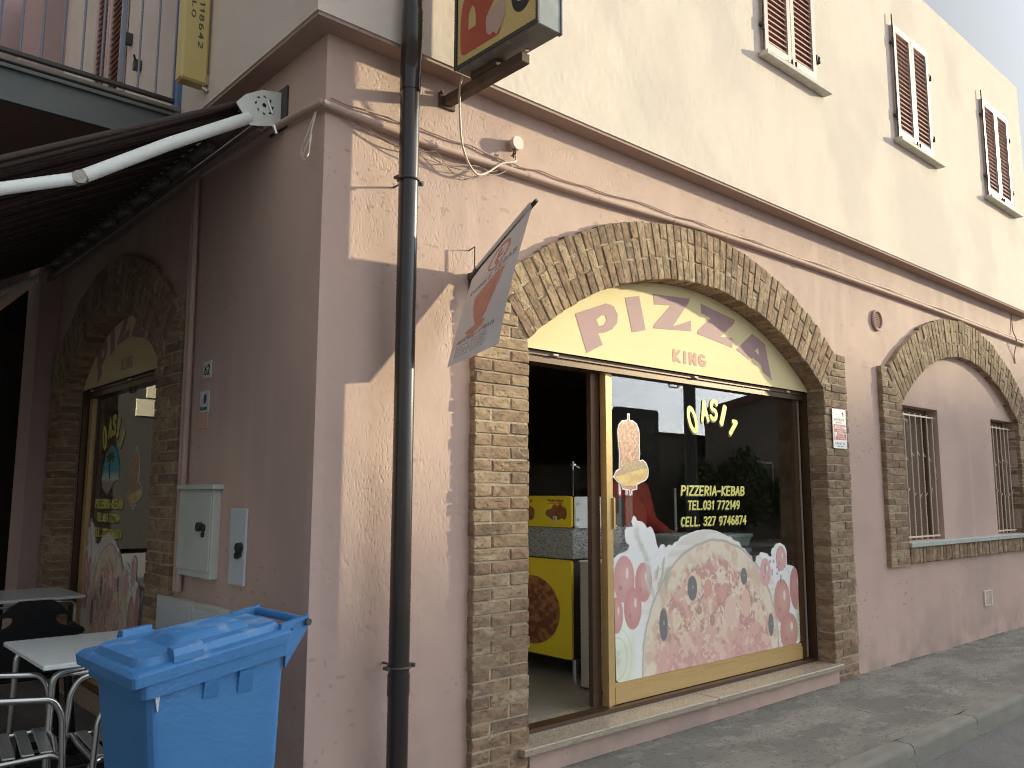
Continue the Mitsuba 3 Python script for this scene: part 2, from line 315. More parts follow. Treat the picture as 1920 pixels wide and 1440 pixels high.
mat('mat_mauve_pier', lambda p, n, uv: mix((0.44, 0.31, 0.30), (0.38, 0.27, 0.26), fbm(p.x * 2, p.y * 2, p.z * 2, 3)), 0.9)
mat('mat_box_yellow', lambda p, n, uv: mix((0.60, 0.47, 0.17), (0.52, 0.42, 0.17), fbm(p.x * 6, p.y * 6, p.z * 3, 2)), 0.45)
mat('mat_table_top', (0.62, 0.66, 0.66), 0.25)
mat('mat_black_plastic', (0.010, 0.010, 0.011), 0.7, specular=0.2)
# shop interior
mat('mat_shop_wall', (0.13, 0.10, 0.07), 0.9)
mat('mat_shop_floor', lambda p, n, uv: mix((0.30, 0.28, 0.245), (0.25, 0.23, 0.20), fbm(p.x * 5, p.y * 5, 0.0, 3)), 0.35)
mat('mat_yellow_panel', (0.90, 0.68, 0.035), 0.35)
mat('mat_white_panel', lambda p, n, uv: mix((0.82, 0.85, 0.83), (0.76, 0.80, 0.78), fbm(p.x * 9, p.y * 9, p.z * 6, 2)), 0.35)
mat('mat_grey_panel', (0.46, 0.42, 0.37), 0.5)
mat('mat_crate', (0.52, 0.66, 0.62), 0.5)
mat('mat_skin', (0.45, 0.26, 0.18), 0.6)
mat('mat_hair', (0.03, 0.022, 0.018), 0.6)
mat('mat_red_shirt', lambda p, n, uv: mix((0.74, 0.10, 0.05), (0.60, 0.075, 0.04), fbm(p.x * 14, p.y * 14, p.z * 9, 2)), 0.8)
mat('mat_trousers', (0.05, 0.055, 0.07), 0.85)
mat('mat_brown_sauce', lambda p, n, uv: mix((0.22, 0.06, 0.03), (0.45, 0.20, 0.07), smoothstep(0.4, 0.65, fbm(p.x * 26, p.y * 26, p.z * 26, 3))), 0.6)
mat('mat_food_brown', lambda p, n, uv: mix((0.20, 0.06, 0.02), (0.42, 0.18, 0.05), fbm(p.x * 40, p.y * 40, p.z * 40, 2)), 0.6)
scene['mat_glass'] = {'type': 'thindielectric', 'int_ior': 1.9, 'ext_ior': 1.0}
scene['mat_clear_glass'] = {'type': 'thindielectric', 'int_ior': 1.5, 'ext_ior': 1.0}
# across the street
mat('mat_far_wall', lambda p, n, uv: mix((0.22, 0.19, 0.16), (0.17, 0.15, 0.13), fbm(p.x * 0.6, p.y * 0.6, p.z * 0.8, 3)), 0.9)
mat('mat_far_dark', (0.045, 0.04, 0.036), 0.9)
mat('mat_far_cream', (0.60, 0.52, 0.40), 0.9)
mat('mat_far_roof', lambda p, n, uv: mix((0.16, 0.09, 0.065), (0.11, 0.07, 0.055), fbm(p.x * 3, p.y * 3, p.z * 3, 2)), 0.9)
mat('mat_far_window', (0.03, 0.03, 0.035), 0.2)
mat('mat_board', (0.07, 0.075, 0.075), 0.6)
mat('mat_board_text', (0.16, 0.165, 0.165), 0.6)
mat('mat_leaf', lambda p, n, uv: mix((0.035, 0.065, 0.02), (0.07, 0.10, 0.035), noise(p.x * 3, p.y * 3, p.z * 3)), 0.6)
mat('mat_bark', (0.09, 0.07, 0.05), 0.9)

# ------------------------------------------------------------------ ground
big = trimesh.Trimesh([(-300, -300, -0.13), (600, -300, -0.13), (600, 300, -0.13), (-300, 300, -0.13)], [(0, 1, 2), (0, 2, 3)], process=False)
struct('ground', big, 'mat_ground')
struct('road', bx(-60, 120, -9.5, -1.125, -0.2, -0.122), 'mat_asphalt')
def sheet(x0, x1, y0, y1, z, nx, ny, amp=0.004):
    xs, ys = np.linspace(x0, x1, nx + 1), np.linspace(y0, y1, ny + 1)
    X, Y = np.meshgrid(xs, ys, indexing='ij')
    Z = z + amp * (2 * meshkit.fbm(np.stack([X * 1.5, Y * 2.5, 0 * X], -1), 3, 5) - 1)
    V = np.stack([X, Y, Z], -1).reshape(-1, 3)
    i, j = np.meshgrid(np.arange(nx), np.arange(ny), indexing='ij')
    a = (i * (ny + 1) + j).ravel()
    F = np.vstack([np.stack([a, a + ny + 1, a + ny + 2], 1), np.stack([a, a + ny + 2, a + 1], 1)])
    return trimesh.Trimesh(V, F, process=False)
struct('pavement', sheet(-3, 14, -1.005, 0.02, 0.0, 170, 14), 'mat_pavement', smooth=True)
struct('far_pavement', bx(-60, 120, -11.9, -9.5, -0.2, 0.0), 'mat_pavement')
tk = struct('terrace', bx(-6, 0, 0.02, 9, -0.1, -0.004), 'mat_ground')
for i in range(10):
    for j in range(14):
        x1, y0 = -0.003 - i * 0.4, 0.03 + j * 0.4
        put('tile', cbx(x1 - 0.394, x1, y0, y0 + 0.394, -0.02, rng.uniform(0.0, 0.003), 0.003), 'mat_terrace', tk)
kk = struct('kerb', bx(-3, 14, -1.12, -1.005, -0.2, -0.06), 'mat_kerb')
def kerb_stone(x0, x1):
    prof = [(-1.004, -0.15), (-1.004, 0.004)] + [(-1.085 - 0.035 * math.sin(a), -0.031 + 0.035 * math.cos(a)) for a in np.linspace(0, math.pi / 2, 6)] + [(-1.128, -0.15)]
    n = 7; V = []
    for i, x in enumerate(np.linspace(x0 + 0.005, x1 - 0.005, n)):
        e = 0.006 if i in (0, n - 1) else 0
        for (y, z) in prof:
            q = np.array([x * 3, y * 4, z * 4]); w = 0.005 * (2 * meshkit.noise(q, 3) - 1)
            V.append((x, y + (w + e if y < -1.05 else 0), z + (w - e if z > -0.1 else 0)))
    m = len(prof); F = []
    for i in range(n - 1):
        for k in range(m):
            q = (k + 1) % m
            F += [(i * m + k, (i + 1) * m + q, i * m + q), (i * m + k, (i + 1) * m + k, (i + 1) * m + q)]
    for k in range(1, m - 1): F += [(0, k, k + 1), ((n - 1) * m, (n - 1) * m + k + 1, (n - 1) * m + k)]
    return trimesh.Trimesh(V, F, process=False)
for i in range(-6, 11):
    put('kerb_stone', kerb_stone(3.34 + i * 0.96, 3.34 + (i + 1) * 0.96), 'mat_kerb', kk, smooth=40)

# ------------------------------------------------------------------ the corner building
B = thing('corner_building', 'two storey corner building with pink plaster below and cream plaster above', 'building')
class Arch:
    def __init__(s, a, b, spring, rise, t=0.412, pw=0.38):
        s.a, s.b, s.spring, s.rise, s.t, s.pw = a, b, spring, rise, t, pw
        h = (b - a) / 2; s.c = (a + b) / 2
        s.R = (h * h + rise * rise) / (2 * rise); s.zc = spring + rise - s.R
        s.th = math.asin(h / s.R)
    def curve(s, R, n=40, th=None):
        th = th or s.th
        return [(s.c + R * math.sin(t), s.zc + R * math.cos(t)) for t in np.linspace(-th, th, n)]
    def opening(s, z0): return ring([(s.a, z0)] + s.curve(s.R) + [(s.b, z0)])
A1 = Arch(1.265, 4.508, 2.288, 0.586, 0.375)
A2 = Arch(5.945, 9.03, 2.27, 0.60, 0.39)
A3 = Arch(-4.1, -1.95, 2.27, 0.46, 0.39)
wallF = sbox(0, -0.15, 9.66, 3.62).difference(A1.opening(0.114).buffer(0.06)).difference(A2.opening(0.98).buffer(-0.0))
# plaster infill with two barred windows inside the second arch
put('lower_wall', extr('F', wallF, 0.0, 0.3), 'mat_pink_plaster', B)
infill = A2.opening(0.975).buffer(0.02).difference(sbox(6.03, 1.02, 6.89, 2.285)).difference(sbox(8.33, 1.02, 9.12, 2.29))
put('niche_wall', extr('F', infill, 0.022, 0.2), 'mat_pink_plaster', B)
wallG = sbox(-9, -0.15, -0.3, 3.62).difference(A3.opening(-0.02).buffer(0.06))
put('lower_wall', extr('G', wallG, 0.0, 0.3), 'mat_pink_plaster', B)
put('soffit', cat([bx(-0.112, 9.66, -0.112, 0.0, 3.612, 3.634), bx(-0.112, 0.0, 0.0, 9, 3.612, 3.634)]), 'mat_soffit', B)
WIN = [(3.64, 4.42), (5.97, 6.76), (8.27, 9.07)]
up = sbox(-0.12, 3.63, 9.66, 6.58)
for a, b in WIN: up = up.difference(sbox(a + 0.02, 4.83, b - 0.02, 5.96))
put('upper_wall', extr('F', up, -0.12, 0.18), 'mat_cream_plaster', B)
upG = sbox(-9, 3.63, -0.18, 6.58).difference(sbox(-3.5, 3.75, -2.72, 6.2))
put('upper_wall', extr('G', upG, -0.12, 0.18), 'mat_cream_plaster', B)
put('coping', bx(-0.112, 9.65, -0.112, 0.3, 6.5805, 6.60), 'mat_cream_plaster', B)
put('pilaster', bx(-0.17, -0.002, 4.56, 5.0, -0.1, 3.5), 'mat_mauve_pier', B)
put('pilaster', bx(-0.32, -0.122, 4.56, 5.4, 3.72, 6.5), 'mat_mauve_pier', B)
put('threshold_riser', bx(1.27, 4.545, -0.045, 0.25, -0.1, 0.112), 'mat_pink_plaster', B)
put('roof_deck', bx(-0.1, 9.6, 0.18, 9, 6.3, 6.5), 'mat_far_roof', B)
put('end_wall', bx(9.36, 9.655, 0.301, 9, -0.1, 6.3), 'mat_cream_plaster', B)
# side door past the pilaster
put('side_door', bx(-0.03, -0.001, 5.003, 7.5, -0.05, 3.4), 'mat_dark_door', B)

# brick surrounds -----------------------------------------------------------------
def brick(fr, quad, d0=-0.045, d1=0.098, jit=0.0022, cham=0.005):
    """one brick from four (u, v) corners (counter-clockwise seen from outside)"""
    q = np.array(quad, float) + nrng.uniform(-jit, jit, (4, 2))
    c = q.mean(0); f = d0 + nrng.uniform(-0.0045, 0.0045)
    ins = q + (c - q) / (np.linalg.norm(c - q, axis=1, keepdims=True) + 1e-9) * cham * nrng.uniform(0.7, 1.9, (4, 1))
    mid = (q + np.roll(q, -1, 0)) / 2 + nrng.uniform(-jit, jit, (4, 2)) * 0.8
    o8 = np.empty((8, 2)); o8[0::2] = q; o8[1::2] = mid
    imid = (ins + np.roll(ins, -1, 0)) / 2 + (mid - (q + np.roll(q, -1, 0)) / 2)
    i8 = np.empty((8, 2)); i8[0::2] = ins; i8[1::2] = imid
    U = np.concatenate([o8[:, 0], o8[:, 0], i8[:, 0], [c[0]]]); Vv = np.concatenate([o8[:, 1], o8[:, 1], i8[:, 1], [c[1]]])
    D = np.concatenate([np.full(8, d1), np.full(8, f + cham * 0.8), f + nrng.uniform(-0.0015, 0.002, 8), [f - 0.001]])
    F = []
    for i in range(8):
        j = (i + 1) % 8
        F += [(i, j, 8 + j), (i, 8 + j, 8 + i), (8 + i, 8 + j, 16 + j), (8 + i, 16 + j, 16 + i), (16 + i, 16 + j, 24)]
    m = trimesh.Trimesh(frame_map(fr, U, Vv, D), F, process=False)
    return m
def put_brick(fr, quad, par, **kw):
    put('brick', brick(fr, quad, **kw), rng.choices(BRICKS, (4, 3, 2, 2))[0], par)
PITCH, J = 0.0655, 0.010
def pillar(fr, par, a, b, z0, z1, skew=None, side=1, phase=0):
    """courses from z0 up between u=a and u=b; skew(v) limits the inner edge beside the arch"""
    n = int(round((z1 - z0) / PITCH))
    for i in range(n):
        lo, hi = z0 + i * PITCH, z0 + (i + 1) * PITCH - J
        A, Bq = a, b
        if skew:
            s = skew((lo + hi) / 2)
            if s is not None:
                if side > 0: A = max(a, s)
                else: Bq = min(b, s)
        if Bq - A < 0.03: continue
        head = (i + phase) % 2 == 0
        cut = a + (0.122 if head else 0.252)
        ed = lambda: rng.uniform(-0.004, 0.004)
        segs = [(A, cut - J), (cut, Bq)] if A + 0.03 < cut - J and cut + 0.03 < Bq else [(A, Bq)]
        for (s, e) in segs:
            s2, e2 = s + (ed() if s == a else 0), e + (ed() if e == b else 0)
            put_brick(fr, [(s2, lo), (e2, lo), (e2, hi), (s2, hi)], par)
def arch_ring(fr, par, A, phase=0):
    n = int(round(2 * A.th * (A.R + 0.06) / 0.0695)); dt = 2 * A.th / n
    for i in range(n):
        t0, t1 = -A.th + i * dt, -A.th + (i + 1) * dt
        cuts = (0.262, 0.140)[(i + phase) % 2]
        for (r0, r1) in ((A.R + rng.uniform(-0.003, 0.003), A.R + cuts - J / 2), (A.R + cuts + J / 2, A.R + A.t + rng.uniform(-0.008, 0.008))):
            g0, g1 = J / 2 / r0, J / 2 / r1
            P = lambda r, t: (A.c + r * math.sin(t), A.zc + r * math.cos(t))
            put_brick(fr, [P(r0, t0 + g0), P(r0, t1 - g0), P(r1, t1 - g1), P(r1, t0 + g1)], par)
def surround(fr, A, z0, par, ztop):
    sk = lambda side: (lambda v: None if v < A.spring - 0.02 else A.c + side * math.tan(A.th) * (v - A.zc) + side * 0.008)
    pillar(fr, par, A.a - A.pw, A.a, z0, ztop, sk(-1), -1, 0)
    pillar(fr, par, A.b, A.b + A.pw, z0, ztop, sk(1), 1, 1)
    arch_ring(fr, par, A)
    Ro = A.R + A.t
    body = ring(A.curve(Ro) + A.curve(A.R)[::-1])
    m = unary_union([body.buffer(0.001), sbox(A.a - A.pw, z0 - 0.02, A.a, ztop), sbox(A.b, z0 - 0.02, A.b + A.pw, ztop)]).difference(A.opening(z0 - 1)).buffer(-0.006)
    put('mortar', extr(fr, m, -0.0375, 0.092), 'mat_mortar', par)
S1 = thing('brick_door_arch', 'tan brick arch and pillars framing the wide pizza shop entrance', 'brick surround')
surround('F', A1, -0.01, S1, 2.60)
S2 = thing('brick_window_arch', 'pale brick arch round the blind niche with two barred windows', 'brick surround')
surround('F', A2, 0.835, S2, 2.60)
n = 47
for i in range(n):
    w = (A2.b - A2.a) / n; u = A2.a + i * w
    put_brick('F', [(u + 0.004, 0.836 + rng.uniform(-0.006, 0.004)), (u + w - 0.004, 0.836 + rng.uniform(-0.006, 0.004)), (u + w - 0.004, 0.974), (u + 0.004, 0.974)], S2, cham=0.004, jit=0.002)
put('mortar', bx(A2.a + 0.002, A2.b, -0.034, 0.02, 0.842, 0.974), 'mat_mortar', S2)
put('sill', cat([cbx(A2.a - 0.03, A2.b, -0.075, 0.022, 0.977, 1.018, 0.004), bx(A2.a, A2.b, 0.0225, 0.19, 0.99, 1.015)]), 'mat_stone_sill', S2)
S3 = thing('brick_side_arch', 'dark shaded brick arch round the side door under the awning', 'brick surround')
surround('G', A3, -0.01, S3, 2.62)

# barred windows in the niche
for wi, (a, b, lab) in enumerate(((6.03, 6.89, 'barred window with brown panel left of the blind niche wall'), (8.33, 9.12, 'barred window with brown panel at the right edge of the niche'))):
    W = thing('barred_window', lab, 'window', 'barred windows of the blind arch')
    put('panel', bx(a - 0.01, b + 0.01, 0.15, 0.19, 1.016, 2.30), 'mat_window_panel', W)
    put('frame', cat([bx(a - 0.005, a + 0.05, 0.13, 0.149, 1.017, 2.29), bx(b - 0.05, b + 0.005, 0.13, 0.149, 1.017, 2.29), bx(a + 0.05, b - 0.05, 0.13, 0.149, 2.23, 2.29), bx(a + 0.05, b - 0.05, 0.13, 0.149, 1.017, 1.07)]), 'mat_window_panel', W)
    nb = 7
    for z in (1.055, 2.205): put('rail', cbx(a - 0.02, b + 0.02, 0.055, 0.067, z - 0.008, z + 0.008, 0.002), 'mat_bar_cream', W)
    mid, zz = (a + b) / 2, 1.62
    for i in range(nb):
        x = a + 0.045 + i * (b - a - 0.09) / (nb - 1)
        q = [(x, 0.061, 1.03), (x, 0.061, 2.23)]
        ms = [tube(q, 0.0065, 8)]
        t = (i - (nb - 1) / 2) / ((nb - 1) / 2)
        for s in (-1, 1):
            zc = zz + s * 0.22 * math.sqrt(max(0.05, 1 - t * t)) + 0.02
            for e in (-1, 1): ms.append(tube([(x, 0.058, zc), (x + e * 0.028, 0.05, zc + s * -0.035)], 0.004, 6))
        put('bar', cat(ms), 'mat_bar_cream', W)

# ------------------------------------------------------------------ shopfronts
def shift_poly(g, fn):
    return shapely.transform(g, fn)
def storefront(fr, A, name, tx, stile, zbot, lab_door, lab_sign):
    """sign, frame, track and sliding glass of one arch; tx maps the street-front u to this arch's u"""
    op = A.opening(zbot)
    near = lambda P: tx(np.array([-1.831, 1.44]) + (np.asarray(P, float) - [-1.831, 1.44]) * 0.9858)
    fr1, fr2 = op.buffer(0.058).difference(op), op.buffer(0.05).difference(op.buffer(-0.022))
    S = thing('arched_sign', lab_sign, 'sign')
    panel = op.buffer(0.03).intersection(sbox(A.a - 1, 2.275, A.b + 1, 4))
    put('panel', extr(fr, panel, 0.1005, 0.1065), 'mat_sign_yellow', S)
    PZ = {
     'P': [Polygon([(1.832, 2.546), (1.934, 2.312), (2.082, 2.38), (2.041, 2.449), (2.10, 2.462), (2.168, 2.489), (2.222, 2.54), (2.231, 2.597), (2.19, 2.648), (2.12, 2.655)]).difference(Polygon([(2.025, 2.535), (2.05, 2.495), (2.10, 2.515), (2.122, 2.545), (2.108, 2.575), (2.075, 2.57)]))],
     'I': [Polygon([(2.304, 2.722), (2.449, 2.757), (2.511, 2.533), (2.370, 2.498)])],
     'Z': [Polygon([(2.600, 2.795), (3.010, 2.826), (2.99, 2.79), (2.808, 2.600), (3.015, 2.668), (3.018, 2.592), (2.590, 2.556), (2.60, 2.582), (2.79, 2.745), (2.607, 2.722)])],
     'Z2': [Polygon([(3.137, 2.812), (3.569, 2.752), (3.555, 2.722), (3.375, 2.598), (3.53, 2.606), (3.526, 2.533), (3.085, 2.584), (3.10, 2.612), (3.265, 2.724), (3.145, 2.742)])],
     'A': [Polygon([(3.80, 2.676), (3.975, 2.616), (4.056, 2.338), (3.93, 2.398), (3.912, 2.445), (3.80, 2.49), (3.745, 2.466), (3.577, 2.526)]).difference(Polygon([(3.825, 2.545), (3.895, 2.515), (3.878, 2.575)]))]}
    ms = [extr(fr, shift_poly(g, near), 0.0985, 0.1004) for k in PZ for g in PZ[k]]
    for m in ms: put('letter', m, 'mat_sign_mauve', S)
    kg = stroke_text('KING', 2.80, 3.19, 2.348, 2.442, 0.125, 0.34)
    for g in polys(kg): put('letter', extr(fr, shift_poly(g, near), 0.0985, 0.1004), 'mat_sign_red', S, label='red letter of the small word King')
    D = thing(name, lab_door, 'shop window')
    put('reveal_frame', extr(fr, fr1, 0.0995, 0.106), 'mat_grey_frame', D)
    put('frame', extr(fr, fr2.intersection(sbox(A.a - 1, 0, A.b + 1, 2.262)), 0.108, 0.20), 'mat_bronze', D)
    put('track', extr(fr, sbox(A.a + 0.02, 2.205, A.b - 0.02, 2.274), 0.125, 0.24), 'mat_bronze', D)
    put('track_rail', extr(fr, sbox(A.a + 0.01, 2.246, A.b - 0.01, 2.254), 0.113, 0.1245), 'mat_bronze', D)
    for u in (1.62, 3.0, 4.22):
        uu = tx(np.array([[u, 0.0]]))[0, 0]
        c = frame_map(fr, [uu - 0.02, uu + 0.02], [2.256, 2.256], [0.108, 0.108])
        put('roller', cyl(c[0], c[1], 0.008, 10), 'mat_ivory', D)
    return S, D
idt = lambda P: np.asarray(P, float)
SG1, D1 = storefront('F', A1, 'sliding_shop_window', idt, 2.1, 0.152, 'gold framed sliding glass shop front with pizza pictures beside the open doorway', 'yellow arched sign in full light over the open entrance reading PIZZA KING')
def txG(P):
    P = np.array(P, float)
    return np.stack([A3.a + (P[:, 0] - A1.a) * (A3.b - A3.a) / (A1.b - A1.a), P[:, 1]], 1)
def txS(P):   # sign on the side arch is squeezed and curves more
    Q = txG(P); return np.stack([Q[:, 0], Q[:, 1] - 0.02], 1)
SG2, D2 = storefront('G', A3, 'side_glass_door', txG, -3.0, 0.02, 'dark glass door with pizza pictures in the shaded side arch', 'dim yellow arched sign reading PIZZA KING under the awning')

def glazing(fr, D, tx, a, b, z0, z1):
    W = lambda g: shift_poly(g, tx)
    put('stile', extr(fr, sbox(a - 0.055, z0 - 0.125, a - 0.026, z1), 0.15, 0.2), 'mat_gold', D)
    put('stile', extr(fr, sbox(a - 0.021, z0 - 0.120, a + 0.006, z1), 0.155, 0.195), 'mat_gold', D)
    put('stile', extr(fr, sbox(a - 0.135, z0 - 0.12, a - 0.06, z1), 0.205, 0.24), 'mat_bronze', D)
    put('bottom_rail', extr(fr, sbox(a + 0.007, z0 - 0.118, b, z0 - 0.022), 0.152, 0.195), 'mat_gold', D)
    put('bottom_rail', extr(fr, sbox(a + 0.007, z0 - 0.021, b, z0 + 0.0), 0.158, 0.19), 'mat_gold', D)
    put('end_stile', extr(fr, sbox(b, z0 - 0.118, b + 0.06, z1), 0.15, 0.2), 'mat_bronze', D)
    put('mullion', extr(fr, sbox(b + 0.065, z0 - 0.118, b + 0.105, z1), 0.16, 0.22), 'mat_grey_frame', D)
    q = frame_map(fr, [a + 0.006, b, b, a + 0.006], [z0, z0, z1, z1], [0.172] * 4)
    put('glass', trimesh.Trimesh(q, [(0, 1, 2), (0, 2, 3)], process=False), 'mat_glass', D)
    hu = tx(np.array([[2.83, 0]]))[0, 0]
    put('latch', tube(frame_map(fr, [hu - 0.06, hu - 0.045, hu + 0.045, hu + 0.06], [z1, z1 - 0.03, z1 - 0.03, z1], [0.166] * 4), 0.004, 6), 'mat_dark_iron', D)
glazing('F', D1, idt, 2.16, 4.36, 0.297, 2.206)
put('pull_handle', extr('F', sbox(2.158, 1.23, 2.172, 1.42), 0.14, 0.156), 'mat_gold', D1)
glazing('G', D2, txG, -4.0, -2.07, 0.16, 2.206)

# window decals ------------------------------------------------------------------
OUT = [(2.178, 1.046), (2.225, 1.07), (2.288, 1.082), (2.31, 1.09), (2.334, 1.121), (2.30, 1.14), (2.291, 1.18), (2.291, 1.215), (2.31, 1.235), (2.369, 1.237), (2.355, 1.268), (2.364, 1.288), (2.378, 1.307), (2.40, 1.295), (2.41, 1.275), (2.45, 1.27), (2.483, 1.255), (2.51, 1.225), (2.545, 1.235), (2.564, 1.222), (2.59, 1.18), (2.603, 1.125), (2.625, 1.088), (2.65, 1.112), (2.68, 1.117), (2.70, 1.09), (2.74, 1.112), (2.771, 1.102), (2.80, 1.125), (2.835, 1.13), (2.86, 1.155), (2.92, 1.17), (2.981, 1.183), (3.06, 1.197), (3.135, 1.201), (3.22, 1.197), (3.294, 1.185), (3.35, 1.165), (3.38, 1.16), (3.424, 1.14), (3.45, 1.145), (3.49, 1.115), (3.557, 1.10), (3.59, 1.06), (3.63, 1.05), (3.674, 1.01), (3.72, 0.99), (3.73, 0.955), (3.765, 0.945), (3.775, 0.985), (3.82, 0.995), (3.84, 1.015), (3.872, 1.012), (3.93, 1.0), (3.96, 0.975), (3.99, 0.978), (3.985, 1.01), (4.0, 1.035), (4.03, 1.045), (4.06, 1.07), (4.12, 1.073), (4.18, 1.05), (4.205, 1.01), (4.205, 0.93), (4.20, 0.905), (4.24, 0.9), (4.303, 0.888), (4.345, 0.86), (4.36, 0.82), (4.358, 0.31), (4.33, 0.299), (2.215, 0.299), (2.19, 0.315)]
def pizza_fn(conv):
    def E(x, z, cx, cz, rx, rz): return dr.sqrt(dr.square((x - cx) / rx) + dr.square((z - cz) / rz))
    def f(p, n, uv):
        x, z = conv(p)
        w = fbm(x * 9, z * 9, 1.0, 3) - 0.5
        xo, zo = x, z
        wx, wz = 0.05 * (fbm(x * 14, z * 11, 21.0, 3) - 0.5), 0.07 * (fbm(x * 14, z * 11, 33.0, 3) - 0.5)
        c = mi.Color3f(0.80, 0.80, 0.79)
        c = mix(c, (0.66, 0.74, 0.52), smoothstep(1.05, 0.8, E(x, z, 2.17, 0.47, 0.22, 0.32)) * 0.8)
        c = mix(c, (0.80, 0.84, 0.72), smoothstep(0.9, 0.3, E(x, z, 2.25, 0.62, 0.16, 0.16)))
        rr = E(x, z, 2.19, 0.44, 0.13, 0.16); c = mix(c, (0.42, 0.45, 0.22), 0.5 * smoothstep(0.06, 0.0, dr.abs(rr - 0.8)) + 0.4 * smoothstep(0.05, 0.0, dr.abs(rr - 1.15)))
        c = mix(c, (0.56, 0.44, 0.30), 0.7 * smoothstep(0.5, 0.2, E(x, z, 2.19, 0.44, 0.13, 0.16)) * smoothstep(0.4, 0.6, noise(x * 60, z * 60)))
        # board, pizza
        r = E(x, z, 3.24, 0.34, 0.80, 0.78) + 0.03 * w
        c = mix(c, mix((0.76, 0.72, 0.66), (0.62, 0.55, 0.46), 0.6 * smoothstep(0.45, 0.7, noise(x * 3, z * 45))), smoothstep(1.13, 1.10, r) * smoothstep(-0.1, 0.25, z - 0.55 + 0.35 * (x - 2.6)))
        c = mix(c, (0.36, 0.27, 0.19), 0.8 * smoothstep(0.022, 0.004, dr.abs(r - 1.0)))
        c = mix(c, mix((0.74, 0.62, 0.45), (0.62, 0.42, 0.26), smoothstep(0.4, 0.65, fbm(x * 12, z * 12, 2.0, 3))), smoothstep(0.995, 0.975, r))
        xa, za = (x + wx) * 0.8 + (z + wz) * 0.6, (z + wz) * 0.8 - (x + wx) * 0.6
        t1, t2 = fbm(xa * 11, za * 7, 7.0, 4), fbm(xa * 19, za * 12, 3.0, 4)
        top = mix((0.52, 0.20, 0.15), (0.66, 0.36, 0.25), smoothstep(0.42, 0.58, t1))
        top = mix(top, (0.76, 0.60, 0.40), smoothstep(0.53, 0.62, t2) * 0.9)
        top = mix(top, (0.80, 0.70, 0.58), 0.8 * smoothstep(0.64, 0.72, fbm(xa * 24, za * 40, 5.0, 3)))
        top = mix(top, (0.36, 0.15, 0.09), 0.8 * smoothstep(0.66, 0.76, fbm(xa * 30, za * 24, 8.0, 2)))
        top = mix(top, (0.60, 0.27, 0.24), 0.5 * smoothstep(0.62, 0.35, z))
        c = mix(c, top, smoothstep(0.90, 0.80, r + 0.10 * w))
        # ham strips, mushrooms
        for (cx, cz, rx, rz, col) in ((3.16, 0.80, 0.05, 0.06, (0.62, 0.24, 0.16)), (3.33, 0.76, 0.05, 0.05, (0.60, 0.25, 0.17)), (3.62, 0.66, 0.06, 0.10, (0.72, 0.42, 0.28)), (3.42, 0.62, 0.07, 0.11, (0.72, 0.45, 0.34)), (3.2, 0.58, 0.03, 0.04, (0.40, 0.16, 0.10)), (3.05, 0.66, 0.035, 0.03, (0.42, 0.17, 0.10)),
                                  (2.98, 0.81, 0.055, 0.085, (0.02, 0.025, 0.025)), (3.605, 0.852, 0.042, 0.062, (0.02, 0.025, 0.025)), (2.66, 0.60, 0.045, 0.105, (0.025, 0.025, 0.03)), (3.945, 0.475, 0.038, 0.085, (0.03, 0.03, 0.03))):
            e = E(x, z, cx, cz, rx, rz)
            c = mix(c, col, smoothstep(1.05, 0.92, e))
            c = mix(c, (0.62, 0.58, 0.55), 0.5 * smoothstep(0.20, 0.08, E(x, z, cx + 0.1 * rx, cz + 0.1 * rz, rx, rz * 0.8)))
        # tomatoes
        for (cx, cz, rx, rz, col, hi) in ((2.275, 0.915, 0.10, 0.145, (0.58, 0.20, 0.19), 0.75), (2.465, 0.885, 0.085, 0.125, (0.56, 0.16, 0.15), 0.8), (2.20, 0.70, 0.06, 0.11, (0.55, 0.17, 0.15), 0.5), (2.355, 0.73, 0.085, 0.13, (0.54, 0.15, 0.14), 0.5),
                                           (3.895, 0.865, 0.075, 0.105, (0.62, 0.30, 0.30), 0.5), (4.12, 0.955, 0.075, 0.095, (0.62, 0.28, 0.27), 0.6), (4.33, 0.72, 0.10, 0.17, (0.45, 0.11, 0.09), 0.3), (4.115, 0.635, 0.115, 0.165, (0.50, 0.17, 0.11), 0.55), (4.20, 0.40, 0.13, 0.14, (0.48, 0.15, 0.10), 0.5)):
            e = E(x, z, cx, cz, rx, rz)
            c = mix(c, mix(col, (0.66, 0.32, 0.26), smoothstep(0.9, 0.2, E(x, z, cx + 0.15 * rx, cz + 0.1 * rz, rx, rz)) * hi), smoothstep(1.04, 0.96, e))
            c = mix(c, (0.85, 0.78, 0.75), 0.8 * smoothstep(0.22, 0.12, E(x, z, cx + 0.3 * rx, cz + 0.25 * rz, rx * 0.8, rz * 1.3)))
            c = mix(c, (0.25, 0.11, 0.08), 0.7 * smoothstep(0.16, 0.06, E(x, z, cx - 0.35 * rx, cz - 0.35 * rz, rx * 1.4, rz)))
        # rosemary sprig
        ax = 2.405 + 0.35 * (1.25 - z) + 0.02 * dr.sin(z * 20)
        leaf = smoothstep(0.055, 0.015, dr.abs(x - ax) + 0.02 * noise(x * 50, z * 35)) * smoothstep(0.72, 0.8, z) * smoothstep(1.27, 1.2, z)
        c = mix(c, mix((0.36, 0.38, 0.30), (0.58, 0.58, 0.50), noise(x * 45 + z * 30, z * 40)), 0.8 * leaf)
        burst = smoothstep(1.0, 0.5, E(x, z, 2.66, 0.93, 0.11, 0.17)) * smoothstep(0.42, 0.58, noise(x * 40 - z * 12, z * 14))
        c = mix(c, (0.34, 0.33, 0.22), 0.8 * burst)
        pep = smoothstep(0.86, 0.9, cell_rand(x * 42, z * 42)) * smoothstep(0.2, 0.0, dr.abs(x - 4.02) - 0.06) * smoothstep(0.75, 0.8, z) * smoothstep(1.0, 0.95, z)
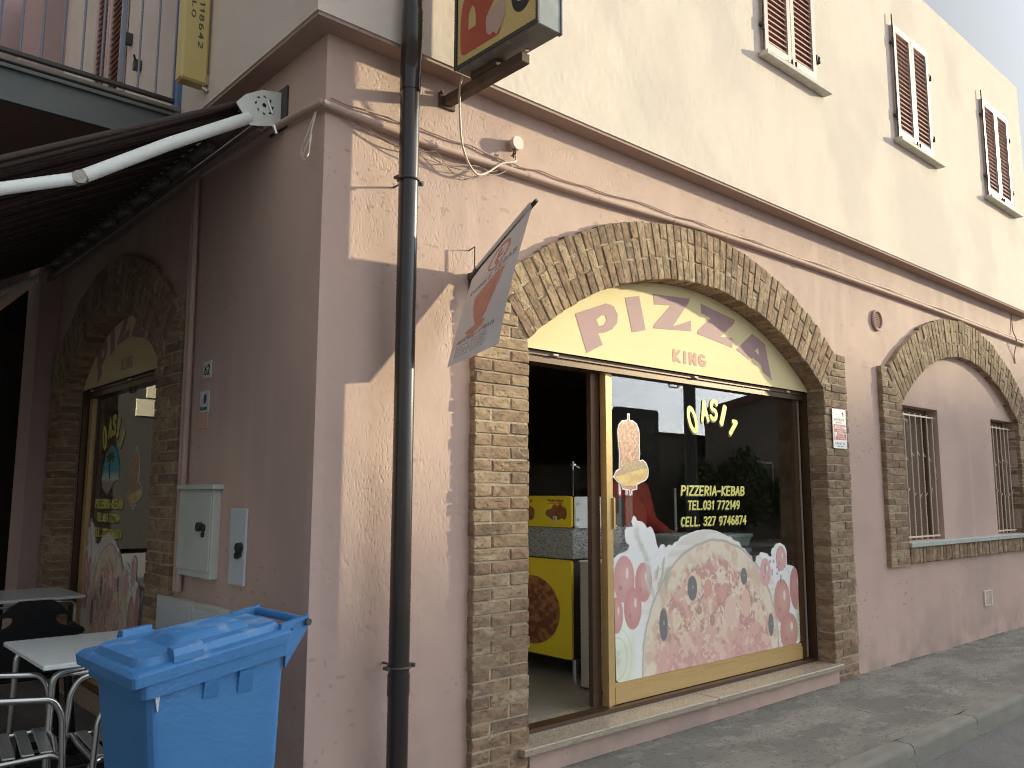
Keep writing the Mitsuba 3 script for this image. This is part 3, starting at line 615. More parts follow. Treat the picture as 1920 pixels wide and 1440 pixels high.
        c = mix(c, (0.08, 0.07, 0.07), 0.7 * pep)
        c = mix(c, (0.45, 0.47, 0.16), 0.7 * smoothstep(1.0, 0.7, E(x, z, 4.37, 0.45, 0.07, 0.2)))
        return mix(c, (0.74, 0.69, 0.68), 0.24)      # sun-bleached ink
    return f
mat('mat_pizza_print', pizza_fn(lambda p: (p.x, p.z)), 0.45)
k0 = (A3.b - A3.a) / (A1.b - A1.a)
# the side door's picture is the same print squeezed to the narrow door
GS = lambda y: (3.99 - y) * (2.2 / 1.35) + 2.178
mat('mat_pizza_print_side', pizza_fn(lambda p: ((3.99 - p.y) * (2.2 / 1.35) + 2.178, p.z + 0.06)), 0.45)
outl = ring(OUT)
put('pizza_decal', extr('F', outl, 0.1665, 0.1700), 'mat_pizza_print', D1, label='big cut-out sticker of a pizza with tomatoes and olives')
tside = lambda P: np.stack([-(3.99 - (np.asarray(P)[:, 0] - 2.178) * (1.35 / 2.2)), np.asarray(P)[:, 1] - 0.06], 1)
put('pizza_decal', extr('G', shift_poly(outl, tside), 0.1665, 0.1700), 'mat_pizza_print_side', D2, label='shaded cut-out sticker of a pizza with tomatoes')
KB = [(2.331, 1.963), (2.355, 1.963), (2.356, 1.922), (2.39, 1.918), (2.425, 1.90), (2.445, 1.868), (2.452, 1.83), (2.452, 1.70), (2.446, 1.664), (2.48, 1.668), (2.51, 1.652), (2.532, 1.62), (2.538, 1.59), (2.53, 1.555), (2.504, 1.532), (2.46, 1.518), (2.417, 1.503), (2.418, 1.474), (2.37, 1.466), (2.36, 1.45), (2.355, 1.436), (2.342, 1.434), (2.338, 1.466), (2.272, 1.473), (2.261, 1.504), (2.225, 1.52), (2.197, 1.541), (2.183, 1.553), (2.195, 1.562), (2.215, 1.592), (2.243, 1.606), (2.247, 1.70), (2.235, 1.80), (2.233, 1.85), (2.245, 1.885), (2.28, 1.915), (2.331, 1.922)]
mat('mat_doner', lambda p, n, uv: mix(mix((0.55, 0.30, 0.20), (0.42, 0.20, 0.12), smoothstep(0.4, 0.62, fbm(p.x * 60, p.y * 60, p.z * 40, 3))), (0.70, 0.44, 0.30), 0.7 * smoothstep(0.6, 0.72, fbm(p.x * 90, p.y * 90, p.z * 50, 2))), 0.5)
mat('mat_filling', lambda p, n, uv: mix(mix((0.30, 0.18, 0.11), (0.55, 0.36, 0.24), fbm(p.x * 110, p.y * 110, p.z * 90, 3)), (0.30, 0.36, 0.08), smoothstep(0.56, 0.66, noise(p.x * 70, p.y * 70, p.z * 60))), 0.5)
mat('mat_bread', lambda p, n, uv: mix((0.74, 0.56, 0.20), (0.60, 0.38, 0.13), smoothstep(0.35, 0.7, fbm(p.x * 16, p.y * 16, p.z * 22, 3))), 0.5)
def kebab_decal(fr, D, tx):
    k = put('kebab_decal', extr(fr, shift_poly(ring(KB), tx), 0.1668, 0.1705), 'mat_white_vinyl', D, label='cut-out sticker of a meat spit with a filled flatbread')
    inner = ring(KB).buffer(-0.008)
    bread = ring([(2.20, 1.553), (2.27, 1.565), (2.40, 1.592), (2.46, 1.605), (2.535, 1.612), (2.53, 1.56), (2.50, 1.54), (2.40, 1.50), (2.28, 1.495)])
    fill = ring([(2.21, 1.56), (2.24, 1.60), (2.30, 1.63), (2.40, 1.655), (2.49, 1.665), (2.535, 1.615), (2.46, 1.61), (2.40, 1.597)])
    put('spit_print', extr(fr, shift_poly(inner.difference(bread).difference(fill), tx), 0.1655, 0.1667), 'mat_doner', D)
    put('filling_print', extr(fr, shift_poly(fill.difference(bread).intersection(inner), tx), 0.1655, 0.1667), 'mat_filling', D)
    put('bread_print', extr(fr, shift_poly(bread.intersection(inner), tx), 0.1655, 0.1667), 'mat_bread', D)
kebab_decal('F', D1, idt)
tkeb = lambda P: np.stack([-3.02 + (np.asarray(P)[:, 0] - 2.183) * 0.8, np.asarray(P)[:, 1] * 0.86 + 0.085], 1)
kebab_decal('G', D2, tkeb)
def window_text(fr, D, tx):
    rows = [('PIZZERIA-KEBAB', 2.876, 3.65, 1.434, 1.506), ('TEL.031 772149', 2.956, 3.585, 1.336, 1.402), ('CELL. 327 9746874', 2.871, 3.665, 1.224, 1.292)]
    for s, a, b, c, d in rows:
        g = stroke_text(s, a, b, c, d, 0.1, 0.19, 0.12)
        words, last = [], None      # one part per word
        for q in sorted(polys(g), key=lambda q: q.bounds[0]):
            if last is None or q.bounds[0] - last > 0.022: words.append([])
            words[-1].append(q); last = max(last or -9, q.bounds[2])
        for wd in words:
            w_ = MultiPolygon(wd)
            put('lettering', extr(fr, shift_poly(w_, tx), 0.1665, 0.1695), 'mat_decal_yellow', D)
            put('lettering_shadow', extr(fr, shift_poly(affinity.translate(w_.buffer(0.003), -0.004, -0.004), tx), 0.1698, 0.1712), 'mat_decal_black', D)
    # OASI 1 along an arch
    spec = [('O', 3.03, 1.965, 0.105, 0.205, 22), ('A', 3.175, 2.035, 0.10, 0.165, 6), ('S', 3.29, 2.05, 0.105, 0.165, -8), ('I', 3.405, 2.02, 0.05, 0.165, -22), ('1', 3.52, 1.945, 0.07, 0.15, -44)]
    for ch, cx, cz, w, h, rot in spec:
        g = glyph(ch, 0.12); a, b, c, d = g.bounds
        g = affinity.scale(affinity.translate(g, -(a + c) / 2, -(b + d) / 2), w / (c - a), h / (d - b), origin=(0, 0))
        g = affinity.translate(affinity.rotate(g, rot, origin=(0, 0)), cx, cz)
        put('lettering', extr(fr, shift_poly(g, tx), 0.1665, 0.1695), 'mat_decal_yellow', D)
        put('lettering_shadow', extr(fr, shift_poly(affinity.translate(g.buffer(0.004), -0.004, -0.005), tx), 0.1698, 0.1712), 'mat_decal_black', D)
window_text('F', D1, idt)
ttxt = lambda P: np.stack([-(3.79 - (np.asarray(P)[:, 0] - 2.876) * (0.68 / 0.785)), (np.asarray(P)[:, 1] - 1.47) * 1.03 + 1.36], 1)
window_text('G', D2, ttxt)
oasis = ring([(-3.66, 1.53), (-3.65, 1.62), (-3.58, 1.75), (-3.46, 1.81), (-3.34, 1.77), (-3.26, 1.66), (-3.245, 1.54), (-3.36, 1.525), (-3.42, 1.48), (-3.50, 1.43), (-3.60, 1.46)])
mat('mat_oasis_print', lambda p, n, uv: mix(mix((0.42, 0.30, 0.26), (0.62, 0.66, 0.64), smoothstep(1.51, 1.56, p.z)), (0.06, 0.36, 0.50), smoothstep(1.56, 1.64, p.z + 0.03 * noise(p.y * 20, p.z * 20))), 0.5)
put('oasis_decal', extr('G', oasis, 0.1668, 0.1700), 'mat_oasis_print', D2, label='blue sky and sand coloured sticker under the arched letters')
put('palm_print', extr('G', unary_union([LineString([(-3.47, 1.56), (-3.49, 1.64), (-3.47, 1.72)]).buffer(0.012)] + [LineString([(-3.47, 1.71), (-3.47 + 0.09 * math.cos(a), 1.71 + 0.05 * math.sin(a))]).buffer(0.01) for a in np.linspace(-0.6, 3.7, 7)]), 0.1655, 0.1667), 'mat_leaf', D2)

# granite threshold slabs
TS = thing('granite_threshold', 'speckled granite slabs forming the raised doorstep of the pizza shop', 'doorstep')
for (a, b) in ((1.19, 2.878), (2.883, 4.545)):
    put('slab', cbx(a, b, -0.092, 0.34, 0.115, 0.151, 0.004), 'mat_granite_sill', TS)
TS2 = solo('side_threshold', bx(-0.05, 0.3, 1.96, 4.09, -0.09, 0.018), 'mat_granite_sill', 'low dark granite step at the shaded side door', 'doorstep')

# ------------------------------------------------------------------ shop interior
room = [bx(0.32, 8.0, 0.31, 0.33, 2.6, 3.4)]
I1 = struct('shop_floor', bx(0.305, 7.6, 0.342, 6.5, 0.0, 0.146), 'mat_shop_floor')
I2 = struct('shop_walls', cat([bx(0.305, 7.7, 6.5, 6.6, 0.0, 3.3), bx(7.6, 7.7, 0.302, 6.5, 0.0, 3.3)]), 'mat_shop_wall')
put('partition', bx(0.95, 1.05, 0.36, 6.4, 0.15, 2.89), 'mat_white_panel', I2)
I3 = struct('shop_ceiling', bx(0.305, 7.7, 0.302, 6.6, 2.9, 3.0), 'mat_shop_wall')
C = thing('shop_counter', 'shop counter with yellow panels, granite band and glass case on top', 'counter')
put('body', bx(2.55, 3.1, 0.87, 3.4, 0.29, 1.42), 'mat_dark_iron', C)
yp = lambda z0, z1: shapely.box(0.872, z0, 3.38, z1).buffer(-0.02).buffer(0.02, quad_segs=4)
def side_panel(g, x0, x1):
    return cat([trimesh.Trimesh(np.stack([np.array(m.vertices)[:, 2] * -1 + x1, np.array(m.vertices)[:, 0], np.array(m.vertices)[:, 1]], 1), m.faces, process=False) for m in [trimesh.creation.extrude_polygon(q, x1 - x0, engine='earcut') for q in polys(g)]])
put('lower_panel', side_panel(yp(0.29, 0.975), 2.53, 2.549), 'mat_yellow_panel', C)
put('upper_panel', side_panel(yp(1.205, 1.43), 2.53, 2.549), 'mat_yellow_panel', C)
put('granite_band', cbx(2.515, 3.3, 0.845, 3.4, 0.985, 1.2, 0.004), 'mat_granite_counter', C)
put('end_panel', cbx(2.552, 2.98, 0.85, 0.869, 1.215, 1.425, 0.004), 'mat_white_panel', C)
put('ledge', cbx(2.56, 2.98, 0.83, 0.869, 1.201, 1.214, 0.002), 'mat_white_panel', C)
for z in (1.265, 1.375): put('bolt', cyl((2.575, 0.852, z), (2.575, 0.842, z), 0.011, 10), 'mat_steel', C)
put('glass_case', cat([trimesh.Trimesh([(2.545, 0.87, 1.43), (2.545, 3.3, 1.43), (2.545, 3.3, 1.66), (2.545, 0.87, 1.66)], [(0, 1, 2), (0, 2, 3)], process=False), trimesh.Trimesh([(2.55, 0.865, 1.43), (2.98, 0.865, 1.43), (2.98, 0.865, 1.66), (2.55, 0.865, 1.66)], [(0, 1, 2), (0, 2, 3)], process=False)]), 'mat_clear_glass', C)
put('clip', cat([bx(2.535, 2.56, 0.85, 0.88, 1.645, 1.66), cyl((2.55, 0.87, 1.62), (2.55, 0.87, 1.68), 0.006, 8), cyl((2.56, 0.85, 1.64), (2.585, 0.84, 1.63), 0.007, 8), cyl((2.548, 0.868, 1.43), (2.548, 0.868, 1.65), 0.003, 6)]), 'mat_steel', C)
pz = shapely.affinity.scale(Point(1.29, 0.60).buffer(0.30), 1, 0.82)
put('pizza_print', side_panel(pz, 2.527, 2.5295), 'mat_brown_sauce', C, label='round pizza picture on the yellow counter front')
def counter_text(s, y0, z0, h, w):      # reads towards -y for someone outside
    m = meshkit.text_mesh(s, h, 0.001, True); v = np.array(m.vertices); v[:, 0] *= w / v[:, 0].max()
    return trimesh.Trimesh(np.stack([2.5295 - v[:, 2], y0 - v[:, 0], v[:, 1] + z0], 1), m.faces, process=False)
put('lettering', counter_text('Piatto Misto', 1.115, 1.385, 0.022, 0.17), 'mat_red_print', C)
put('lettering', counter_text('di Pollo', 1.40, 1.385, 0.022, 0.12), 'mat_red_print', C)
put('lettering', counter_text('carne mista', 1.105, 1.372, 0.009, 0.15), 'mat_red_print', C)
for (y, z, a, b) in ((1.09, 1.305, 0.045, 0.03), (1.04, 1.32, 0.035, 0.05), (0.985, 1.32, 0.035, 0.05), (0.945, 1.305, 0.03, 0.045), (1.03, 1.275, 0.06, 0.02), (1.31, 1.30, 0.06, 0.055)):
    put('dish_print', side_panel(ell(y, z, a, b, 14), 2.5275, 2.5295), 'mat_food_brown', C)
put('price_print', side_panel(sbox(1.015, 1.245, 1.055, 1.285), 2.5265, 2.5274), 'mat_white_vinyl', C)
m7 = counter_text('7', 1.047, 1.252, 0.026, 0.018); m7.apply_translation((-0.0035, 0, 0)); put('lettering', m7, 'mat_decal_black', C)
for (x, y) in ((2.62, 0.93), (2.62, 3.3), (3.02, 0.93), (3.02, 3.3)): put('leg', cyl((x, y, 0.146), (x, y, 0.292), 0.022, 12), 'mat_steel', C)
SC = thing('side_cabinet', 'pale grey cabinet standing against the near end of the counter', 'cabinet')
put('body', cbx(2.425, 2.95, 0.475, 0.69, 0.16, 0.98, 0.003), 'mat_grey_panel', SC)
put('top', cbx(2.42, 2.96, 0.468, 0.70, 0.981, 0.992, 0.002), 'mat_white_panel', SC)
put('foot', bx(2.44, 2.47, 0.49, 0.52, 0.146, 0.159), 'mat_black', SC)
def tub(x0, x1, y0, y1, z0, z1, lab, grp):
    K = thing('plastic_tub', lab, 'tub', grp)
    put('body', hull([(x0 + .03, y0 + .03, z0), (x1 - .03, y0 + .03, z0), (x0 + .03, y1 - .03, z0), (x1 - .03, y1 - .03, z0), (x0 + .01, y0 + .01, z1 - .03), (x1 - .01, y0 + .01, z1 - .03), (x0 + .01, y1 - .01, z1 - .03), (x1 - .01, y1 - .01, z1 - .03)]), 'mat_crate', K)
    put('rim', cbx(x0, x1, y0, y1, z1 - 0.03, z1, 0.004), 'mat_crate', K)
    for i in range(5):
        x = x0 + 0.05 + i * (x1 - x0 - 0.1) / 4
        put('rib', hull([(x - .006, y0 + .034, z0 + .02), (x + .006, y0 + .034, z0 + .02), (x - .006, y0 + .022, z0 + .02), (x + .006, y0 + .022, z0 + .02), (x - .006, y0 + .012, z1 - .031), (x + .006, y0 + .012, z1 - .031), (x - .006, y0, z1 - .031), (x + .006, y0, z1 - .031)]), 'mat_crate', K)
tub(3.62, 4.46, 0.62, 1.12, 1.02, 1.12, 'pale green plastic dough tub, top one of the stack behind the shop glass', 'stacked dough tubs')
tub(3.63, 4.45, 0.63, 1.11, 0.90, 1.00, 'pale green plastic dough tub, lower one of the stack behind the shop glass', 'stacked dough tubs')
ST = thing('work_table', 'steel work table behind the shop glass under the tubs', 'table')
put('top', cbx(3.3, 5.0, 0.55, 1.2, 0.86, 0.898, 0.004), 'mat_steel', ST)
for (x, y) in ((3.35, 0.6), (4.95, 0.6), (3.35, 1.15), (4.95, 1.15)): put('leg', cyl((x, y, 0.146), (x, y, 0.86), 0.02, 10), 'mat_steel', ST)
put('tap_pipe', cyl((4.3, 1.3, 1.12), (4.3, 1.3, 1.5), 0.012, 10), 'mat_white_panel', ST)

# person in red behind the glass ---------------------------------------------------
def ballpts(c, r, n=2):
    s = trimesh.creation.icosphere(subdivisions=n, radius=1.0).vertices
    return np.asarray(c) + np.asarray(s) * r
def bones(bs, length=0.03, it=8):
    M = None
    for (a, ra, b, rb) in bs:
        h = m3d.Manifold.hull_points(np.vstack([ballpts(a, ra), ballpts(b, rb)]))
        M = h if M is None else M + h
    M = M.refine_to_length(length)
    me = M.to_mesh(); t = trimesh.Trimesh(me.vert_properties[:, :3], me.tri_verts, process=True)
    trimesh.smoothing.filter_taubin(t, iterations=it)
    return t
PX, PY, PZ0 = 3.80, 1.42, 0.146
def L(x, y, z): return (PX + x, PY + y, PZ0 + z)
sh = (0.19, 0.10)
arms = {s: dict(S=L(s * 0.17, 0, 1.34), E=L(s * 0.245, -0.04, 1.06), W=L(s * 0.19, -0.26, 0.98), H=L(s * 0.17, -0.35, 0.955)) for s in (-1, 1)}
legs = {s: dict(H=L(s * 0.09, 0, 0.82), K=L(s * 0.10, -0.01, 0.46), A=L(s * 0.10, 0.02, 0.08), T=L(s * 0.12, -0.13, 0.035)) for s in (-1, 1)}
bs = [(L(0, 0.01, 1.50), 0.055, L(0, 0, 1.40), 0.058), (L(0, 0, 1.36), 0.07, L(0, 0.01, 1.10), 0.11), (L(-0.05, 0, 1.12), 0.10, L(-0.05, 0, 0.88), 0.10), (L(0.05, 0, 1.12), 0.10, L(0.05, 0, 0.88), 0.10), (L(-0.14, 0, 1.33), 0.06, L(0.14, 0, 1.33), 0.06),
      (L(0, 0.015, 1.62), 0.085, L(0, -0.015, 1.56), 0.07), (L(0, -0.02, 1.55), 0.05, L(0, -0.045, 1.52), 0.04), (L(0, -0.085, 1.595), 0.018, L(0, -0.10, 1.57), 0.016)]
for s in (-1, 1):
    a, l = arms[s], legs[s]
    bs += [(a['S'], 0.055, a['E'], 0.042), (a['E'], 0.041, a['W'], 0.028), (a['W'], 0.028, a['H'], 0.038), (l['H'], 0.085, l['K'], 0.058), (l['K'], 0.056, l['A'], 0.038), (l['A'], 0.04, l['T'], 0.033), (L(s * 0.078, 0.01, 1.60), 0.018, L(s * 0.08, 0.015, 1.57), 0.014)]
    h = np.array(a['H'])
    for i, (dx, ln) in enumerate(((-0.03, 0.06), (-0.01, 0.07), (0.01, 0.068), (0.03, 0.052))):
        k = h + (dx, -0.035, 0); t = k + (dx * 0.2, -ln * 0.6, -0.02); e = t + (0, -ln * 0.15, -0.03)
        bs += [(h + (dx * 0.7, -0.01, 0), 0.011, k, 0.0105), (k, 0.0105, t, 0.0095), (t, 0.0095, e, 0.008)]
    b = h + (-s * 0.035, 0.02, 0); bs += [(b, 0.014, b + (-s * 0.025, -0.035, -0.01), 0.011), (b + (-s * 0.025, -0.035, -0.01), 0.011, b + (-s * 0.022, -0.06, -0.02), 0.009)]
PE = thing('person', 'person in a red long sleeved top standing inside behind the shop glass', 'person')
put('body', bones(bs, 0.02), 'mat_skin', PE, smooth=True)
shirt = [(L(0, 0, 1.38), 0.075, L(0, 0.01, 1.10), 0.13), (L(-0.06, 0, 1.14), 0.118, L(-0.06, 0, 0.86), 0.115), (L(0.06, 0, 1.14), 0.118, L(0.06, 0, 0.86), 0.115), (L(-0.145, 0, 1.335), 0.075, L(0.145, 0, 1.335), 0.075)]
for s in (-1, 1):
    a = arms[s]; shirt += [(a['S'], 0.074, a['E'], 0.06), (a['E'], 0.058, tuple(np.array(a['E']) * 0.15 + np.array(a['W']) * 0.85), 0.042)]
put('shirt', bones(shirt, 0.03), 'mat_red_shirt', PE, smooth=True)
put('trousers', bones([(L(-0.05, 0, 0.86), 0.112, L(0.05, 0, 0.86), 0.112)] + [q for s in (-1, 1) for q in ((legs[s]['H'], 0.097, legs[s]['K'], 0.072), (legs[s]['K'], 0.07, legs[s]['A'], 0.058))], 0.03), 'mat_trousers', PE, smooth=True)
put('hair', bones([(L(0, 0.03, 1.64), 0.088, L(0, 0.0, 1.655), 0.078), (L(0, 0.05, 1.58), 0.075, L(0, 0.04, 1.63), 0.085)], 0.02), 'mat_hair', PE, smooth=True)
for s in (-1, 1): put('eye', trimesh.creation.icosphere(2, 0.011).apply_translation(L(s * 0.03, -0.083, 1.605)), 'mat_white_vinyl', PE, smooth=True)
put('mouth', tube([L(-0.022, -0.088, 1.535), L(0, -0.093, 1.533), L(0.022, -0.088, 1.535)], 0.004, 6), 'mat_red_print', PE)

# ------------------------------------------------------------------ upper shutters
def louvre_leaf(fr, par, a, b, z0, z1, d):
    fw_ = 0.05
    put('shutter_frame', cat([extr(fr, sbox(a, z0, a + fw_, z1), d, d + 0.035), extr(fr, sbox(b - fw_, z0, b, z1), d, d + 0.035), extr(fr, sbox(a + fw_, z1 - 0.07, b - fw_, z1), d + 0.001, d + 0.034), extr(fr, sbox(a + fw_, z0, b - fw_, z0 + 0.09), d + 0.001, d + 0.034)]), 'mat_shutter', par)
    n = int((z1 - z0 - 0.16) / 0.047); base = None
    for i in range(n):
        z = z0 + 0.10 + i * (z1 - z0 - 0.18) / n
        c = np.array([(0, d + 0.004, z), (0, d + 0.010, z), (0, d + 0.031, z + 0.034), (0, d + 0.025, z + 0.034)])
        pts = []
        for u in (a + fw_ - 0.004, b - fw_ + 0.004):
            pts.append(frame_map(fr, np.full(4, u), c[:, 2], c[:, 1]))
        P = np.vstack(pts)
        F = [(0, 1, 5), (0, 5, 4), (1, 2, 6), (1, 6, 5), (2, 3, 7), (2, 7, 6), (3, 0, 4), (3, 4, 7), (0, 2, 1), (0, 3, 2), (4, 5, 6), (4, 6, 7)]
        put('slat', trimesh.Trimesh(P, F, process=False), 'mat_shutter_slat', par)
wlabs = ('shuttered upper window nearest the hanging sign, cut by the frame top', 'middle of the three shuttered upper windows', 'shuttered upper window at the far right')
for (a, b), lab in zip(WIN, wlabs):
    W = thing('shuttered_window', lab, 'window', 'shuttered windows of the upper storey')
    m = (a + b) / 2
    louvre_leaf('F', W, a, m - 0.004, 4.815, 5.97, -0.155)
    louvre_leaf('F', W, m + 0.004, b, 4.815, 5.97, -0.155)
    put('backing', extr('F', sbox(a + 0.02, 4.83, b - 0.02, 5.96), -0.119, -0.10), 'mat_shutter_back', W)
    put('sill', cbx(a - 0.05, b + 0.17, -0.20, -0.122, 4.765, 4.805, 0.004), 'mat_stone_sill_upper', W)
    for z in (5.04, 5.78):
        put('hinge', cat([cyl((a - 0.012, -0.15, z - 0.05), (a - 0.012, -0.15, z + 0.05), 0.011, 8), bx(a - 0.03, a + 0.005, -0.15, -0.121, z - 0.012, z + 0.012)]), 'mat_dark_iron', W)
    put('hinge_rod', cyl((a - 0.008, -0.148, 4.82), (a - 0.008, -0.148, 6.07), 0.006, 8), 'mat_dark_iron', W)
    for z in (5.06, 5.72):
        x = b + 0.06
        put('holdback', cat([bx(x - 0.028, x - 0.02, -0.15, -0.121, z - 0.03, z + 0.03), bx(x + 0.02, x + 0.028, -0.15, -0.121, z - 0.03, z + 0.03), bx(x - 0.02, x + 0.02, -0.15, -0.143, z + 0.02, z + 0.03), cyl((x, -0.13, z - 0.015), (x, -0.16, z - 0.015), 0.009, 8)]), 'mat_dark_iron', W)
    for x in (m - 0.03, m + 0.03): put('bolt', cyl((x, -0.172, 4.80), (x, -0.172, 4.87), 0.009, 8), 'mat_dark_iron', W)
W = thing('balcony_shutter', 'mauve louvred shutter door on the balcony behind the railing', 'shutter')
louvre_leaf('G', W, -3.46, -3.10, 3.78, 6.15, -0.155)
louvre_leaf('G', W, -3.09, -2.74, 3.78, 6.15, -0.155)
put('latch', cat([bx(-0.19, -0.121, 2.6, 2.64, 4.6, 4.68)]), 'mat_dark_iron', W)
for (y, z) in ((2.38, 4.35), (3.62, 4.05)):
    put('holdback', cat([bx(-0.17, -0.121, y - 0.02, y + 0.02, z - 0.04, z + 0.03), cyl((-0.15, y, z), (-0.18, y - 0.03, z + 0.05), 0.008, 8)]), 'mat_dark_iron', W)
put('backing', bx(-0.09, -0.07, 2.72, 3.5, 3.75, 6.2), 'mat_shutter_back', W)

# ------------------------------------------------------------------ downpipe
DP = thing('downpipe', 'dark brown metal rain pipe running down the corner of the wall', 'drainpipe')
lo, hi = (0.3875, -0.130), (0.356, -0.187)
put('pipe', tube([(lo[0], lo[1], -0.02), (lo[0], lo[1], 0.62), (lo[0], lo[1], 1.6), (lo[0], lo[1], 2.6), (lo[0] + 0.0, lo[1], 3.44)], 0.0475, 28), 'mat_pipe', DP, smooth=60)
put('pipe', tube([(hi[0], hi[1], 3.70), (hi[0], hi[1], 5.0), (hi[0], hi[1], 6.6)], 0.0475, 28), 'mat_pipe', DP, smooth=60)
el = rounded([(lo[0], lo[1], 3.40), (lo[0], lo[1], 3.50), (hi[0], hi[1], 3.66), (hi[0], hi[1], 3.78)], 0.05, 5)
put('elbow', tube(el, 0.0515, 28), 'mat_pipe', DP, smooth=60)
put('joint', tube([(lo[0], lo[1], 0.55), (lo[0], lo[1], 0.64)], 0.0505, 28), 'mat_pipe', DP, smooth=60)
for z in (0.672, 2.945):
    ring_ = tube([(lo[0] + 0.052 * math.cos(t), lo[1] + 0.052 * math.sin(t), z) for t in np.arange(24) * math.pi / 12], 0.006, 8, closed=True)
    ears = [bx(lo[0] + s * 0.052 - 0.01, lo[0] + s * 0.052 + 0.022 * s + 0.01, lo[1] - 0.01, lo[1] + 0.01, z - 0.008, z + 0.008) for s in (-1, 1)]
    scr = [cyl((lo[0] + s * 0.068, lo[1] - 0.022, z), (lo[0] + s * 0.068, lo[1] + 0.016, z), 0.008, 8) for s in (-1, 1)]
    put('clamp', cat([ring_, cyl((lo[0], lo[1] + 0.05, z), (lo[0], 0.0, z), 0.005, 8)] + ears + scr), 'mat_dark_iron', DP, smooth=40)

# ------------------------------------------------------------------ hanging sign box
SB = thing('hanging_sign', 'yellow and red illuminated box sign projecting from the wall above', 'sign')
sx0, sx1, sy0, sy1, sz0, sz1 = 0.612, 0.765, -0.80, -0.20, 3.555, 4.9
put('case', cbx(sx0, sx1, sy0, sy1, sz0, sz1, 0.005), 'mat_sign_grey', SB)
def sface(g, a, b):   # polygon (t along outwards from the wall, z) on the left face
    return cat([trimesh.Trimesh(np.stack([sx0 - a - np.array(m.vertices)[:, 2], sy1 - np.array(m.vertices)[:, 0], sz0 + np.array(m.vertices)[:, 1]], 1), m.faces[:, ::-1], process=False) for m in [trimesh.creation.extrude_polygon(q, b - a, engine='earcut') for q in polys(g)]])
put('face', sface(sbox(0.022, 0.02, 0.595, 1.3), 0.001, 0.005), 'mat_sign_box_yellow', SB)
put('face_frame', sface(sbox(0, 0, 0.615, 1.33).difference(sbox(0.016, 0.016, 0.60, 1.3)), 0.0005, 0.011), 'mat_dark_iron', SB)
# letters are turned a quarter so the word climbs the box: up in the letter is towards the wall
def turned(ch, w, t0, t1, z0, z1):
    g = glyph(ch, w); a, b, c, d = g.bounds
    g = affinity.scale(affinity.translate(g, -a, -b), 1 / (c - a), 1 / (d - b), origin=(0, 0))
    return affinity.affine_transform(g, [0, -(t1 - t0), (z1 - z0), 0, t1, z0])
put('letter', sface(turned('R', 0.12, 0.045, 0.36, 0.055, 0.41), 0.0052, 0.0068), 'mat_sign_box_red', SB)
put('letter', sface(turned('I', 0.12, 0.045, 0.36, 0.46, 0.56), 0.0052, 0.0068), 'mat_sign_box_red', SB)
put('letter', sface(turned('O', 0.1, 0.43, 0.57, 0.10, 0.30), 0.0052, 0.0068), 'mat_decal_black', SB)
put('letter', sface(turned('A', 0.1, 0.43, 0.57, 0.36, 0.56), 0.0052, 0.0068), 'mat_decal_black', SB)
patch = ring([(0.25, 0.10), (0.275, 0.075), (0.30, 0.085), (0.325, 0.06), (0.36, 0.09), (0.385, 0.14), (0.385, 0.24), (0.33, 0.215), (0.27, 0.21), (0.245, 0.16)])
put('torn_patch', sface(patch, 0.0069, 0.008), 'mat_sign_torn', SB, label='torn pale patch over the red letter')
put('bracket_arm', cbx(0.68, 0.735, -0.62, 0.0, 3.47, 3.52, 0.004), 'mat_rust', SB)
put('bracket_plate', cbx(0.675, 0.74, -0.44, -0.24, 3.521, 3.553, 0.003), 'mat_rust', SB)
put('wall_plate', cat([cbx(0.655, 0.76, -0.014, 0.002, 3.455, 3.535, 0.003)] + [cyl((x, -0.03, 3.53), (x, -0.012, 3.53), 0.01, 6) for x in (0.665,)]), 'mat_rust', SB)
put('rivet', cyl((0.735, -0.6, 3.553), (0.735, -0.6, 3.549), 0.009, 8), 'mat_steel', SB)
put('rail', cbx(sx1 - 0.004, sx1 + 0.006, sy0 - 0.006, sy0 + 0.02, sz0 - 0.002, sz1, 0.002), 'mat_sign_grey', SB)

# cables -------------------------------------------------------------------------
solo('sign_cable', tube(spline([(0.66, -0.20, 3.55), (0.665, -0.17, 3.50), (0.69, -0.14, 3.38), (0.735, -0.10, 3.255), (0.80, -0.075, 3.165), (0.88, -0.055, 3.128), (0.96, -0.05, 3.165), (1.05, -0.05, 3.235), (1.14, -0.05, 3.27), (1.165, -0.045, 3.29), (1.165, -0.035, 3.335)]), 0.006, 8), 'mat_cable_cream', 'cream electric cable looping from the box sign to the round junction box', 'cable', smooth=True)
JB = thing('junction_box', 'round cream junction box sticking out of the wall below the eaves', 'junction box')
put('stem', cyl((1.165, -0.04, 3.385), (1.165, 0.002, 3.385), 0.033, 20), 'mat_cable_pink', JB, smooth=40)
put('cap', cyl((1.165, -0.064, 3.385), (1.165, -0.04, 3.385), 0.039, 28), 'mat_ivory', JB, smooth=40)
put('wire', cat([tube(spline([(1.155, -0.045, 3.35), (1.14, -0.05, 3.32), (1.15, -0.04, 3.30)]), 0.005, 6), tube(spline([(1.145, -0.04, 3.35), (1.15, -0.06, 3.325), (1.14, -0.03, 3.31)]), 0.004, 6)]), 'mat_rust', JB)
def sag(pts, amp, n=6, seed=0):
    r = random.Random(seed); p = np.array(pts, float); out = []
    for i in range(len(p) - 1):
        for t in np.arange(n) / n:
            out.append(p[i] * (1 - t) + p[i + 1] * t - np.array([0, 0, amp * 4 * t * (1 - t) * r.uniform(0.4, 1.3)]))
    return spline(np.array(out + [p[-1]]), 2)
CD = thing('wall_conduit', 'long pink painted conduit running along the street front above the arches', 'conduit')
